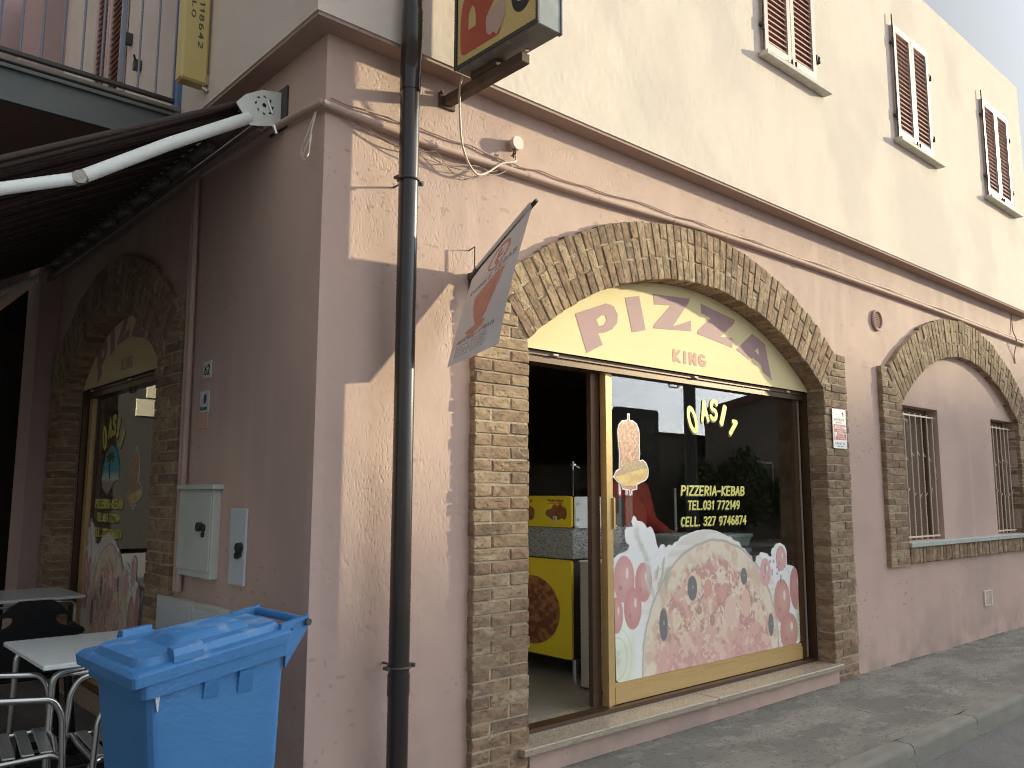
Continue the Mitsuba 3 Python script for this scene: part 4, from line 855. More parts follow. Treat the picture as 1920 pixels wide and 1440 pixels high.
cpts = [(-0.03, -0.03, 3.24), (0.5, -0.03, 3.215), (1.15, -0.03, 3.227), (1.85, -0.03, 3.238), (3.48, -0.03, 3.29), (6.2, -0.03, 3.297), (9.6, -0.03, 3.268)]
put('tube', tube(spline(cpts, 6), 0.0185, 12), 'mat_conduit', CD, smooth=True)
for x, z in ((0.62, 3.217), (1.27, 3.228), (1.86, 3.238), (2.6, 3.262), (3.2, 3.281), (4.3, 3.292), (5.5, 3.296), (6.8, 3.293), (8.1, 3.281)):
    put('clip', cat([tube([(x - 0.006, -0.03, z), (x + 0.006, -0.03, z)], 0.0205, 12), bx(x - 0.006, x + 0.006, -0.012, 0.0, z + 0.015, z + 0.04)]), 'mat_conduit', CD)
solo('wall_cable', tube(sag([(0.02, -0.018, 3.285), (0.5, -0.012, 3.30), (0.86, -0.012, 3.30), (1.17, -0.012, 3.283), (1.37, -0.012, 3.296), (1.78, -0.012, 3.302), (2.28, -0.012, 3.325), (2.9, -0.012, 3.335), (3.6, -0.012, 3.345), (4.6, -0.012, 3.35), (5.9, -0.012, 3.35), (7.2, -0.012, 3.345), (9.6, -0.012, 3.32)], 0.012, 5, 2), 0.0045, 6), 'mat_cable_pink', 'thin cable sagging between clips just above the long conduit', 'cable', smooth=True)
solo('loose_wires', cat([tube(sag([(0.1, -0.02, 3.21), (0.5, -0.03, 3.16), (0.9, -0.02, 3.19), (1.15, -0.03, 3.255)], 0.03, 5, 3), 0.003, 6), tube(sag([(0.15, -0.02, 3.215), (0.45, -0.04, 3.14), (1.0, -0.04, 3.16), (1.16, -0.04, 3.26)], 0.02, 5, 4), 0.0028, 6), tube(sag([(0.45, -0.03, 3.20), (0.62, -0.03, 3.19), (0.8, -0.02, 3.10), (1.0, -0.02, 3.17)], 0.02, 5, 5), 0.0025, 6)]), 'mat_cable_pink', 'tangle of thin loose wires hanging below the conduit near the rain pipe', 'wires', smooth=True)
CG = thing('side_conduit', 'pink conduit climbing along the shaded side wall to the corner', 'conduit')
put('tube', tube(spline([(-0.03, -0.03, 3.242), (-0.03, 0.3, 3.275), (-0.03, 1.0, 3.315), (-0.03, 1.9, 3.365), (-0.03, 2.6, 3.38)], 6), 0.0185, 12), 'mat_conduit', CG, smooth=True)
solo('coiled_wire', cat([tube(spline([(-0.03, 0.04, 3.22), (-0.05, 0.07, 3.12), (-0.06, 0.11, 3.03), (-0.05, 0.07, 2.99), (-0.06, 0.02, 3.06), (-0.05, 0.04, 3.10), (-0.06, 0.10, 3.0)]), 0.0035, 6), tube(spline([(-0.03, 0.03, 3.22), (-0.06, 0.02, 3.10), (-0.08, -0.01, 3.0), (-0.10, -0.03, 2.96)]), 0.003, 6)]), 'mat_cable_cream', 'small coil of pale wire dangling from the conduit at the corner', 'wire', smooth=True)
VC = solo('hanging_cable', tube(spline([(9.19, -0.008, 3.6), (9.17, -0.014, 3.4), (9.15, -0.052, 3.26), (9.16, -0.012, 3.1), (9.2, -0.006, 3.0)]), 0.006, 6), 'mat_cable_pink', 'short cable hanging down the wall at the right edge', 'cable', smooth=True)
PG = thing('side_pipes', 'pair of thin pink pipes standing beside the side arch', 'pipe')
for y in (1.43, 1.475): put('pipe', tube([(-0.03, y + 0.05, 3.34), (-0.03, y + 0.02, 2.4), (-0.03, y, 0.9)], 0.017, 12), 'mat_conduit', PG, smooth=True)

# vents, notices, meter boxes ---------------------------------------------------------
RV = thing('round_vent', 'round pink louvred vent cover high on the wall between the arches', 'vent')
put('ring', tube([(5.597 + 0.087 * math.cos(t), -0.012, 3.012 + 0.087 * math.sin(t)) for t in np.arange(32) * math.pi / 16], 0.012, 8, closed=True), 'mat_conduit', RV, smooth=True)
put('back', cyl((5.597, -0.004, 3.012), (5.597, 0.002, 3.012), 0.085, 28), 'mat_shutter_back', RV)
for i in range(9):
    z = 3.012 - 0.068 + i * 0.017; w = math.sqrt(max(0, 0.08 ** 2 - (z - 3.012) ** 2))
    put('slat', hull([(5.597 - w, -0.016, z - 0.006), (5.597 + w, -0.016, z - 0.006), (5.597 - w, -0.005, z + 0.007), (5.597 + w, -0.005, z + 0.007), (5.597 - w, -0.012, z - 0.006), (5.597 + w, -0.012, z - 0.006)]), 'mat_conduit', RV)
RV2 = thing('wall_grille', 'small square pink grille low on the wall under the barred windows', 'vent')
put('frame', cat([bx(7.71, 7.735, -0.014, 0.001, 0.31, 0.465), bx(7.905, 7.93, -0.014, 0.001, 0.31, 0.465), bx(7.735, 7.905, -0.013, 0.001, 0.45, 0.465), bx(7.735, 7.905, -0.013, 0.001, 0.31, 0.325)]), 'mat_ivory', RV2)
put('back', bx(7.735, 7.905, -0.001, 0.002, 0.325, 0.45), 'mat_shutter_back', RV2)
for i in range(7): put('slat', bx(7.735, 7.905, -0.011, -0.003, 0.332 + i * 0.017, 0.341 + i * 0.017), 'mat_ivory', RV2)
AS = thing('alarm_notice', 'white and red alarm notice fixed to the right brick pillar', 'notice')
put('plate', bx(4.60, 4.822, -0.0585, -0.0545, 1.818, 2.138), 'mat_white_vinyl', AS)
put('red_field', bx(4.612, 4.81, -0.0597, -0.0586, 1.888, 2.012), 'mat_red_print', AS)
for s, u, v, h, w, m_, b_ in (('verisure', 4.62, 2.042, 0.026, 0.175, 'mat_decal_black', False), ('by Securitas', 4.655, 2.024, 0.009, 0.10, 'mat_decal_black', False), ('Allarme', 4.617, 1.975, 0.030, 0.187, 'mat_white_vinyl', True), ('collegato con', 4.66, 1.958, 0.011, 0.14, 'mat_white_vinyl', True), ("l'immagine", 4.665, 1.934, 0.018, 0.138, 'mat_white_vinyl', True), ('verifica 24h', 4.665, 1.912, 0.011, 0.125, 'mat_white_vinyl', True), ('area protetta', 4.665, 1.896, 0.009, 0.14, 'mat_white_vinyl', True), ('1.848.787.787', 4.628, 1.85, 0.017, 0.165, 'mat_decal_black', False), ('alarm system', 4.66, 1.833, 0.008, 0.10, 'mat_decal_black', False)):
    put('lettering', type_mesh('F', s, u, v, h, -0.0598 if 'white' in m_ else -0.0586, w, 0.0008, b_), m_, AS)
put('emblem', extr('F', ring([(4.752, 2.112), (4.768, 2.122), (4.785, 2.105), (4.778, 2.075), (4.765, 2.09)]), -0.0595, -0.0586), 'mat_decal_black', AS)
put('emblem', extr('F', ring([(4.617, 1.95), (4.655, 1.95), (4.655, 1.925), (4.635, 1.905), (4.635, 1.893), (4.617, 1.893)]).difference(sbox(4.624, 1.9, 4.630, 1.925)), -0.0606, -0.0598), 'mat_white_vinyl', AS)
HN = thing('house_number', 'small number plate reading 62 on the side wall', 'number plate')
put('plate', bx(-0.006, 0.001, 1.19, 1.295, 2.08, 2.178), 'mat_cabinet', HN)
put('lettering', type_mesh('G', '62', -1.283, 2.10, 0.056, -0.0062, 0.08, 0.001, True), 'mat_decal_black', HN)
WN = thing('wall_notice', 'small worn notice, silver above and red below, under the house number', 'notice')
put('plate', bx(-0.005, 0.001, 1.20, 1.325, 1.89, 2.01), 'mat_cabinet_blue', WN)
put('lower_plate', bx(-0.0045, 0.001, 1.205, 1.335, 1.80, 1.887), 'mat_sign_red', WN)
put('lettering', type_mesh('G', 'Allarme', -1.318, 1.902, 0.022, -0.0052, 0.10, 0.001, True), 'mat_dark_iron', WN)
put('emblem', extr('G', ell(-1.25, 1.965, 0.02, 0.028), -0.0062, -0.0051), 'mat_dark_iron', WN)
MB_ = thing('meter_cabinet', 'large pale grey meter cabinet with black lock on the side wall', 'cabinet')
put('body', cbx(-0.045, 0.001, 0.972, 1.44, 0.995, 1.46, 0.004), 'mat_cabinet', MB_)
put('door', cbx(-0.052, -0.0455, 0.985, 1.428, 1.03, 1.448, 0.003), 'mat_cabinet', MB_)
put('cap', cbx(-0.062, 0.001, 0.945, 1.45, 1.461, 1.488, 0.004), 'mat_cabinet', MB_)
put('lock', cat([cyl((-0.053, 1.10, 1.265), (-0.075, 1.10, 1.265), 0.024, 14), cyl((-0.053, 1.055, 1.26), (-0.066, 1.055, 1.26), 0.02, 12), cyl((-0.053, 1.06, 1.225), (-0.064, 1.06, 1.225), 0.014, 12)]), 'mat_black', MB_)
SD = thing('gas_hatch', 'narrow bluish white hatch with black lock beside the meter cabinet', 'hatch')
put('door', cbx(-0.014, 0.001, 0.632, 0.822, 0.985, 1.366, 0.006), 'mat_cabinet_blue', SD)
put('lock', cat([cyl((-0.015, 0.675, 1.175), (-0.04, 0.675, 1.175), 0.024, 14), cyl((-0.015, 0.70, 1.135), (-0.034, 0.70, 1.135), 0.016, 12), bx(-0.03, -0.015, 0.665, 0.70, 1.13, 1.175)]), 'mat_black', SD)
for (y0, y1, lab) in ((1.165, 1.70, 'low pale meter box behind the bin, nearer the side arch'), (0.80, 1.155, 'low pale meter box behind the bin, nearer the corner')):
    k = thing('low_meter_box', lab, 'cabinet', 'low meter boxes behind the bin')
    put('body', cbx(-0.05, 0.001, y0, y1, 0.28, 0.862, 0.004), 'mat_cabinet', k)
    put('door', cbx(-0.056, -0.0505, y0 + 0.02, y1 - 0.02, 0.31, 0.835, 0.002), 'mat_cabinet_blue', k)

# ------------------------------------------------------------------ flag on its pole
FB = thing('kebab_flag', 'faded white kebab flag hanging from a short slanting pole by the arch', 'flag')
P00, P10, P01, P11 = (np.array(q) for q in ((0.875, -0.035, 2.585), (0.872, -0.49, 2.845), (0.656, -0.122, 2.055), (0.634, -0.50, 2.122)))
def fl(s, t):
    s, t = np.asarray(s, float)[..., None], np.asarray(t, float)[..., None]
    p = (1 - s) * (1 - t) * P00 + s * (1 - t) * P10 + (1 - s) * t * P01 + s * t * P11
    belly = 0.035 * np.sin(np.pi * np.clip(t, 0, 1)) * (0.6 + 0.6 * s) + 0.012 * np.sin(7 * s + 3 * t) * t
    return p + belly * np.array([-0.5, 0.0, -0.75]) + 0.012 * np.sin(9 * s + 1.5) * t * np.array([-1, 0, 0])
def flag_sheet(ns=24, nt=32, off=0.0):
    S, Tt = np.meshgrid(np.linspace(0, 1, ns + 1), np.linspace(0, 1, nt + 1), indexing='ij')
    V = fl(S, Tt).reshape(-1, 3) + off * np.array([-0.9, 0, -0.3])
    i, j = np.meshgrid(np.arange(ns), np.arange(nt), indexing='ij'); a = (i * (nt + 1) + j).ravel()
    return V, np.vstack([np.stack([a, a + nt + 1, a + nt + 2], 1), np.stack([a, a + nt + 2, a + 1], 1)])
v0, f0 = flag_sheet(); v1, f1 = flag_sheet(off=-0.0025)
mat('mat_flag', lambda p, n, uv: mix((0.62, 0.58, 0.56), (0.50, 0.46, 0.45), fbm(p.x * 9, p.y * 9, p.z * 6, 3)), 0.8)
mat('mat_flag_print', lambda p, n, uv: mix((0.44, 0.18, 0.13), (0.56, 0.30, 0.22), fbm(p.x * 30, p.y * 30, p.z * 20, 3)), 0.8)
mat('mat_flag_grey', (0.26, 0.22, 0.22), 0.8)
put('cloth', trimesh.Trimesh(np.vstack([v0, v1]), np.vstack([f0, f1[:, ::-1] + len(v0)]), process=False), 'mat_flag', FB, smooth=True)
def flag_print(g, m_, off=0.0015):
    ms = []
    for q in polys(g):
        V, F = trimesh.creation.triangulate_polygon(q, engine='earcut')
        V3 = np.column_stack([V, np.zeros(len(V))])
        V3, F = trimesh.remesh.subdivide_to_size(V3, F, 0.05, max_iter=8)
        ms.append(trimesh.Trimesh(fl(V3[:, 0], V3[:, 1]) + off * np.array([-0.9, -0.0, -0.3]), F, process=False))
    put('print', cat(ms), m_, FB)
logo = Point(0.55, 0.14).buffer(1).intersection(ell(0.55, 0.145, 0.20, 0.09)).difference(ell(0.54, 0.147, 0.165, 0.072))
fig = unary_union([ell(0.55, 0.115, 0.04, 0.02), LineString([(0.53, 0.12), (0.50, 0.17), (0.56, 0.21)]).buffer(0.02), LineString([(0.52, 0.15), (0.62, 0.16)]).buffer(0.013)])
flag_print(unary_union([logo, fig]), 'mat_flag_print')
cone = ring([(0.22, 0.36), (0.30, 0.33), (0.70, 0.30), (0.78, 0.33), (0.70, 0.48), (0.60, 0.62), (0.52, 0.66), (0.36, 0.67), (0.30, 0.58), (0.24, 0.46)])
flag_print(cone, 'mat_flag_print')
flag_print(unary_union([ell(0.42, 0.70, 0.22, 0.035), LineString([(0.10, 0.765), (0.36, 0.735)]).buffer(0.012)]), 'mat_flag_print')
def flag_text(s, s0, s1, t0, t1, w=0.07):
    g = stroke_text(s, s0, s1, 0, 1, w, 0.22)
    return affinity.affine_transform(g, [1, 0, 0, -(t1 - t0), 0, t1])
flag_print(flag_text('DONER KEBAB', 0.10, 0.94, 0.245, 0.285), 'mat_flag_grey')
flag_print(flag_text('DONER KEBAB', 0.14, 0.86, 0.755, 0.79), 'mat_flag_grey')
for i, s in enumerate(('CARNE DI VITELLO', 'POLLO E TACCHINO', 'PANINO PIADINA', 'PIATTO MISTO', 'BUON APPETITO')):
    flag_print(flag_text(s, 0.10, 0.74 + 0.04 * (i % 2), 0.81 + i * 0.026, 0.826 + i * 0.026, 0.06), 'mat_flag_grey')
put('pole', tube([(0.873, -0.03, 2.575), (0.873, -0.52, 2.86)], 0.011, 12), 'mat_dark_iron', FB, smooth=40)
put('hem', tube(fl(np.linspace(0.02, 0.99, 12), np.zeros(12)) + np.array([0, 0, 0.004]), 0.016, 10), 'mat_flag', FB, smooth=True)
put('wall_bracket', cat([tube([(0.875, -0.03, 2.565), (0.875, -0.075, 2.605)], 0.02, 12), cbx(0.862, 0.888, -0.04, 0.0, 2.555, 2.595, 0.003), bx(0.866, 0.884, -0.03, -0.006, 2.48, 2.55), cyl((0.875, -0.012, 2.50), (0.875, -0.03, 2.46), 0.009, 8)]), 'mat_dark_iron', FB)
put('clip', tube([(0.87, -0.002, 2.72), (0.87, -0.05, 2.73), (0.87, -0.05, 2.60)], 0.004, 6), 'mat_dark_iron', FB)

# ------------------------------------------------------------------ awning on the side
AW = thing('awning', 'brown striped fabric awning with white folding arm over the side terrace', 'awning')
sl = 0.57
az = lambda x: 3.43 - sl * (-x - 0.12)
Y0, Y1, X1 = 0.50, 4.62, -2.5
def awn_sheet(dz):
    ny, nx = 36, 14; V = []
    for i in range(ny + 1):
        for j in range(nx + 1):
            x = -0.13 + (X1 + 0.13) * j / nx; y = Y0 + (Y1 - Y0) * i / ny
            s = math.sin(math.pi * j / nx) * 0.012 * math.sin(y * 14) + 0.02 * math.sin(math.pi * j / nx)
            V.append((x, y, az(x) - s + dz))
    a = np.array([i * (nx + 1) + j for i in range(ny) for j in range(nx)])
    return np.array(V), np.vstack([np.stack([a, a + nx + 1, a + nx + 2], 1), np.stack([a, a + nx + 2, a + 1], 1)])
v0, f0 = awn_sheet(0); v1, f1 = awn_sheet(-0.004)
put('fabric', trimesh.Trimesh(np.vstack([v0, v1]), np.vstack([f0, f1[:, ::-1] + len(v0)]), process=False), 'mat_awning', AW, smooth=True)
put('edge_hem', tube([(-0.15, Y0, az(-0.15) - 0.005), (X1, Y0, az(X1) - 0.005)], 0.012, 8), 'mat_awning_trim', AW)
for i in range(1, 36):
    y = Y0 + i * 0.115
    if y < Y1: put('seam', tube([(x, y, az(x) - 0.03) for x in np.linspace(-0.15, X1, 6)], 0.007, 5), 'mat_awning_trim', AW)
put('valance', bx(X1 - 0.03, X1 - 0.024, Y0, Y1, az(X1) - 0.28, az(X1) - 0.061), 'mat_awning_trim', AW)
put('front_bar', cbx(X1 - 0.05, X1, Y0 - 0.02, Y1 + 0.02, az(X1) - 0.06, az(X1) + 0.01, 0.006), 'mat_awning_arm', AW)
put('roller_tube', tube([(-0.10, 0.48, 3.38), (-0.10, 4.65, 3.38)], 0.04, 16), 'mat_awning_tube', AW, smooth=50)
put('torsion_bar', cbx(-0.125, -0.085, 0.47, 4.7, 3.25, 3.29, 0.004), 'mat_awning_tube', AW)
for i in range(12): put('support', cbx(-0.16, -0.115, 1.0 + i * 0.34, 1.06 + i * 0.34, 3.30, 3.35, 0.008), 'mat_awning_tube', AW)
for yy in (0.455, 4.66):
    put('arm', tube([(-0.17, yy, 3.292), (-0.55, yy, 3.045), (-0.915, yy, 2.785)], 0.030, 16), 'mat_awning_arm', AW, smooth=50)
    put('arm', tube([(-0.915, yy, 2.785), (-1.2, yy, 2.665), (-2.48, yy, 2.10)], 0.027, 16), 'mat_awning_arm', AW, smooth=50)
    put('elbow_joint', cat([cyl((-0.92, yy - 0.03, 2.782), (-0.92, yy + 0.03, 2.782), 0.0285, 16)] + [tube([(-0.915 + k * 0.016 - 0.004, yy, 2.783 + k * 0.010), (-0.915 + k * 0.016 + 0.004, yy, 2.783 + k * 0.010 + 0.005)], 0.0325, 16) for k in (-1, 0, 1)]), 'mat_steel_dark', AW, smooth=40)
brk = ring([(-0.245, 3.345), (-0.20, 3.40), (-0.12, 3.45), (-0.02, 3.47), (0.0, 3.47), (0.0, 3.29), (-0.04, 3.285), (-0.12, 3.26), (-0.17, 3.25)])
def xz_plate(g, y0, y1):
    return cat([trimesh.Trimesh(np.stack([np.array(m.vertices)[:, 0], y0 + np.array(m.vertices)[:, 2], np.array(m.vertices)[:, 1]], 1), m.faces[:, ::-1], process=False) for m in [trimesh.creation.extrude_polygon(q, y1 - y0, engine='earcut') for q in polys(g)]])
slots = unary_union([affinity.rotate(sbox(-0.10 + 0.045 * math.cos(a) - 0.008, 3.375 + 0.045 * math.sin(a) - 0.0045, -0.10 + 0.045 * math.cos(a) + 0.008, 3.375 + 0.045 * math.sin(a) + 0.0045), 60 + math.degrees(a)) for a in np.arange(8) * math.pi / 4] + [ell(-0.10, 3.375, 0.012, 0.012, 10)])
put('end_bracket', xz_plate(brk.difference(slots), 0.44, 0.446), 'mat_awning_arm', AW)
put('bracket_back', xz_plate(brk.buffer(-0.012), 0.455, 0.475), 'mat_dark_iron', AW)
put('wall_plate', bx(-0.012, 0.001, 0.38, 0.56, 3.27, 3.49), 'mat_dark_iron', AW)
put('crank_eye', cat([cyl((-0.05, 0.43, 3.28), (-0.035, 0.43, 3.24), 0.012, 8), cyl((-0.085, 0.435, 3.40), (-0.06, 0.43, 3.34), 0.006, 8)]), 'mat_steel', AW)

# ------------------------------------------------------------------ balcony
BA = thing('balcony', 'balcony with dark steel edge beam and thin upright railing over the side terrace', 'balcony')
XB = -2.9
put('slab', bx(XB, -0.121, 1.61, 7.5, 3.56, 3.72), 'mat_balcony_slab', BA)
put('soffit', bx(XB, -0.121, 1.61, 7.5, 3.53, 3.558), 'mat_balcony_soffit', BA)
put('edge_beam', cat([cbx(XB, -0.121, 1.575, 1.607, 3.505, 3.70, 0.006), bx(XB, -0.121, 1.55, 1.574, 3.50, 3.515), bx(XB, -0.121, 1.55, 1.574, 3.685, 3.705)]), 'mat_beam', BA)
put('slab_edge', cbx(XB, -0.121, 1.55, 1.66, 3.7205, 3.745, 0.004), 'mat_balcony_slab', BA)
put('side_beam', bx(XB - 0.03, XB - 0.001, 1.6, 7.5, 3.51, 3.70), 'mat_beam', BA)
put('bottom_rail', cbx(XB, -0.15, 1.585, 1.615, 3.785, 3.81, 0.003), 'mat_dark_iron', BA)
put('top_rail', cbx(XB, -0.15, 1.58, 1.62, 4.68, 4.72, 0.004), 'mat_rail', BA)
for i in range(27): put('baluster', cyl((-0.16 - i * 0.102, 1.6, 3.812), (-0.16 - i * 0.102, 1.6, 4.68), 0.0065, 8), 'mat_rail', BA)
put('post', cbx(-0.475, -0.45, 1.588, 1.612, 3.812, 4.68, 0.003), 'mat_rail', BA)
put('wall_post', cbx(-0.152, -0.122, 1.56, 1.64, 3.70, 4.72, 0.004), 'mat_blue_post', BA)
put('side_rail', cat([bx(XB - 0.02, XB + 0.02, 1.63, 7.5, 4.68, 4.72), bx(XB - 0.015, XB + 0.015, 1.63, 7.5, 3.785, 3.81)]), 'mat_rail', BA)
WG = thing('wing_wall', 'dark mauve wall with sloping edge at the far end of the balcony', 'wall')
put('wall', cat([xz_plate(ring([(-4, 3.72), (-0.95, 3.72), (-0.25, 5.8), (-0.06, 6.36), (0.0, 6.58), (-4, 7.4)]), 6.0, 6.2)]), 'mat_mauve_pier', WG)
YB = thing('vertical_sign', 'narrow yellow box sign with sideways digits on the side wall above the awning', 'sign')
put('case', cbx(-0.285, -0.135, 1.12, 1.215, 3.725, 5.0, 0.012), 'mat_box_yellow', YB)
def vtext(s, x0, x1, z0, z1):   # reads downwards
    g = stroke_text(s, 0, 1, 0, 1, 0.06, 0.28)
    g = affinity.affine_transform(g, [0, (x1 - x0), -(z1 - z0), 0, x0, z1])
    return xz_plate(g, 1.1175, 1.1195)
put('lettering', vtext('CELL. 3341118642', -0.20, -0.172, 3.93, 4.70), 'mat_dark_iron', YB)
put('lettering', vtext('TEL. 031 7721 LO', -0.245, -0.22, 4.10, 4.86), 'mat_dark_iron', YB)
put('bracket', cat([bx(-0.134, -0.119, 1.14, 1.17, 3.74, 3.80), cyl((-0.15, 1.15, 3.72), (-0.125, 1.14, 3.70), 0.012, 8)]), 'mat_steel', YB)

# ------------------------------------------------------------------ blue bin
BN = thing('wheelie_bin', 'blue plastic wheelie bin with closed lid standing at the corner', 'bin')
bth = 0.0227
Mb = trimesh.transformations.rotation_matrix(bth, (0, 0, 1)); Mb[2, 2] = 1.035; Mb[:3, 3] = (-0.33, -0.325, 0)
def bput(n_, m_, mt='mat_bin', smooth=30):
    v = np.array(m_.vertices); v[:, 1] *= 0.88 - 0.44 * v[:, 0]; m_ = trimesh.Trimesh(v, m_.faces, process=False)   # wider at the front
    m_.apply_transform(Mb); put(n_, m_, mt, BN, smooth=smooth)
def rrect(x0, x1, y0, y1, z, r=0.03, n=4):
    return [(cx + r * math.cos(a), cy + r * math.sin(a), z) for cx, cy, a0 in ((x1 - r, y1 - r, 0), (x0 + r, y1 - r, 90), (x0 + r, y0 + r, 180), (x1 - r, y0 + r, 270)) for a in np.radians(np.linspace(a0, a0 + 90, n))]
til = lambda P: [(x, y, z + 0.13 * (x + 0.03)) if z > 0.5 else (x, y, z) for x, y, z in P]
bput('body', hull(rrect(-0.46, -0.06, -0.185, 0.185, 0.05, 0.04) + til(rrect(-0.545, -0.045, -0.228, 0.228, 0.86, 0.035))))
bput('rim', hull(til(rrect(-0.565, -0.03, -0.242, 0.242, 0.845, 0.03) + rrect(-0.57, -0.03, -0.246, 0.246, 0.892, 0.03))))
lt = lambda m_: (m_.apply_transform(np.array([[1, 0, 0, 0], [0, 1, 0, 0], [0.13, 0, 1, 0], [0, 0, 0, 1.0]])), m_)[1]
lid = lambda P: lt(hull(P))
bput('lid', lid(rrect(-0.60, -0.035, -0.252, 0.252, 0.893, 0.02) + rrect(-0.605, -0.03, -0.255, 0.255, 0.925, 0.02) + rrect(-0.592, -0.04, -0.24, 0.24, 0.938, 0.025)))
bput('lid_step', lid(rrect(-0.575, -0.045, -0.215, 0.215, 0.936, 0.05) + rrect(-0.56, -0.055, -0.195, 0.195, 0.958, 0.06)))
bput('lid_panel', lid(rrect(-0.44, -0.14, -0.13, 0.13, 0.957, 0.03) + rrect(-0.40, -0.165, -0.10, 0.10, 0.977, 0.04)))
for (y, s) in ((-0.238, -1), (0.238, 1)):
    bput('lid_grip', lid([(x, y + s * dy, z) for x in (-0.47, -0.37) for dy, z in ((-0.05, 0.945), (-0.045, 0.978), (0.008, 0.935), (0.008, 0.955), (-0.004, 0.975))]))
    bput('lid_hinge', lid([(x, y - s * 0.02 + dy, z) for x, z in ((-0.07, 0.93), (-0.07, 0.955), (0.03, 0.93), (0.035, 0.96)) for dy in (-0.012, 0.012)]))
    bput('hinge_lug', hull([(x, y - s * 0.015 + dy, z) for x, z in ((-0.05, 0.80), (-0.05, 0.90), (0.035, 0.915), (0.05, 0.945), (0.04, 0.97), (0.01, 0.955)) for dy in (-0.009, 0.009)]))
bput('handle_bar', cyl((0.035, -0.235, 0.945), (0.035, 0.235, 0.945), 0.015, 14))
for s in (-1, 1): bput('hinge_pin', cyl((0.035, s * 0.236, 0.945), (0.035, s * 0.252, 0.945), 0.012, 14), 'mat_dark_iron')
for x in (-0.33, -0.205): bput('side_rib', hull([(xx, -0.232 + dy, z + 0.02) for xx in (x - 0.026, x + 0.026) for dy, z in ((0.012, 0.715), (0.004, 0.73), (-0.010, 0.795), (0.012, 0.795))]))
for x in (-0.33, -0.205): bput('side_rib', hull([(xx, 0.232 - dy, z + 0.02) for xx in (x - 0.026, x + 0.026) for dy, z in ((0.012, 0.715), (0.004, 0.73), (-0.010, 0.795), (0.012, 0.795))]))
bput('comb_fin', hull([(-0.525, -0.226, 0.795), (-0.50, -0.226, 0.795), (-0.505, -0.236, 0.795), (-0.522, -0.236, 0.795), (-0.505, -0.226, 0.735), (-0.51, -0.230, 0.735)]), 'mat_cabinet_blue')
bput('axle', cyl((-0.05, -0.24, 0.1), (-0.05, 0.24, 0.1), 0.012, 10), 'mat_dark_iron')
for s in (-1, 1): bput('wheel', cyl((-0.05, s * 0.205, 0.1), (-0.05, s * 0.245, 0.1), 0.1, 24), 'mat_rubber')

# ------------------------------------------------------------------ tables and chairs on the terrace
def table(x0, x1, y0, y1, z, lab):
    t = thing('terrace_table', lab, 'table', 'white tables on the side terrace')
    put('top', cbx(x0, x1, y0, y1, z - 0.022, z, 0.004), 'mat_table_top', t)
    put('apron', cat([tube([(x0 + .06, y0 + .06, z - .055), (x1 - .06, y0 + .06, z - .055)], 0.011, 8), tube([(x0 + .06, y1 - .06, z - .055), (x1 - .06, y1 - .06, z - .055)], 0.011, 8)]), 'mat_alu', t, smooth=40)
    for (x, y, ex, ey) in ((x0 + .05, y0 + .05, -1, -1), (x1 - .05, y0 + .05, 1, -1), (x0 + .05, y1 - .05, -1, 1), (x1 - .05, y1 - .05, 1, 1)):
        put('leg', tube(rounded([(x - ex * 0.12, y, z - 0.035), (x, y, z - 0.045), (x + ex * 0.01, y + ey * 0.01, 0.0)], 0.05), 0.014, 10), 'mat_alu', t, smooth=True)
table(-0.88, -0.20, 0.60, 1.36, 0.73, 'white topped metal table partly hidden by the blue bin')
table(-0.75, -0.06, 3.05, 3.72, 0.74, 'white topped table deep in the shade behind the black chair')
def metal_chair(x, y, rot, lab):
    """front of the seat looks along +x before turning"""
    c = thing('metal_chair', lab, 'chair', 'aluminium chairs on the side terrace')
    M = trimesh.transformations.rotation_matrix(rot, (0, 0, 1)); M[:3, 3] = (x, y, 0)
    def p(n_, m_, mt='mat_alu', sm=True): m_.apply_transform(M); put(n_, m_, mt, c, smooth=sm)
    for s in (-1, 1):
        arm = rounded([(0.24, s * 0.275, 0.0), (0.205, s * 0.26, 0.60), (0.17, s * 0.262, 0.662), (-0.20, s * 0.27, 0.69), (-0.27, s * 0.235, 0.72)], 0.07, 6)
        p('arm', tube(arm, 0.0125, 10))
        p('rear_leg', tube(rounded([(-0.30, s * 0.21, 0.0), (-0.19, s * 0.205, 0.43), (-0.28, s * 0.215, 0.785)], 0.05, 5), 0.0125, 10))
        p('seat_rail', tube(rounded([(-0.20, s * 0.205, 0.42), (0.19, s * 0.205, 0.445), (0.225, s * 0.255, 0.43)], 0.04, 5), 0.011, 8))
    p('front_rail', tube([(0.20, -0.21, 0.445), (0.21, 0.0, 0.45), (0.20, 0.21, 0.445)], 0.011, 8))
    for i in range(6):
        xx = -0.17 + i * 0.063; z = 0.435 + 0.003 * i
        p('seat_slat', cbx(xx, xx + 0.045, -0.20, 0.20, z, z + 0.008, 0.003), 'mat_alu_slat', 30)
    p('back_top', tube(rounded([(-0.28, -0.215, 0.785), (-0.30, -0.12, 0.805), (-0.30, 0.12, 0.805), (-0.28, 0.215, 0.785)], 0.08, 5), 0.0125, 10))
    for i in range(3):
        z = 0.57 + i * 0.07
        p('back_slat', cbx(-0.262 - 0.015 * i, -0.254 - 0.015 * i, -0.208, 0.208, z, z + 0.05, 0.003), 'mat_alu_slat', 30)
    return c
metal_chair(-1.05, 0.55, math.radians(-8), 'shiny aluminium armchair in the left foreground, nearest the table')
metal_chair(-0.58, 0.34, math.radians(176), 'aluminium armchair tucked half behind the blue bin')
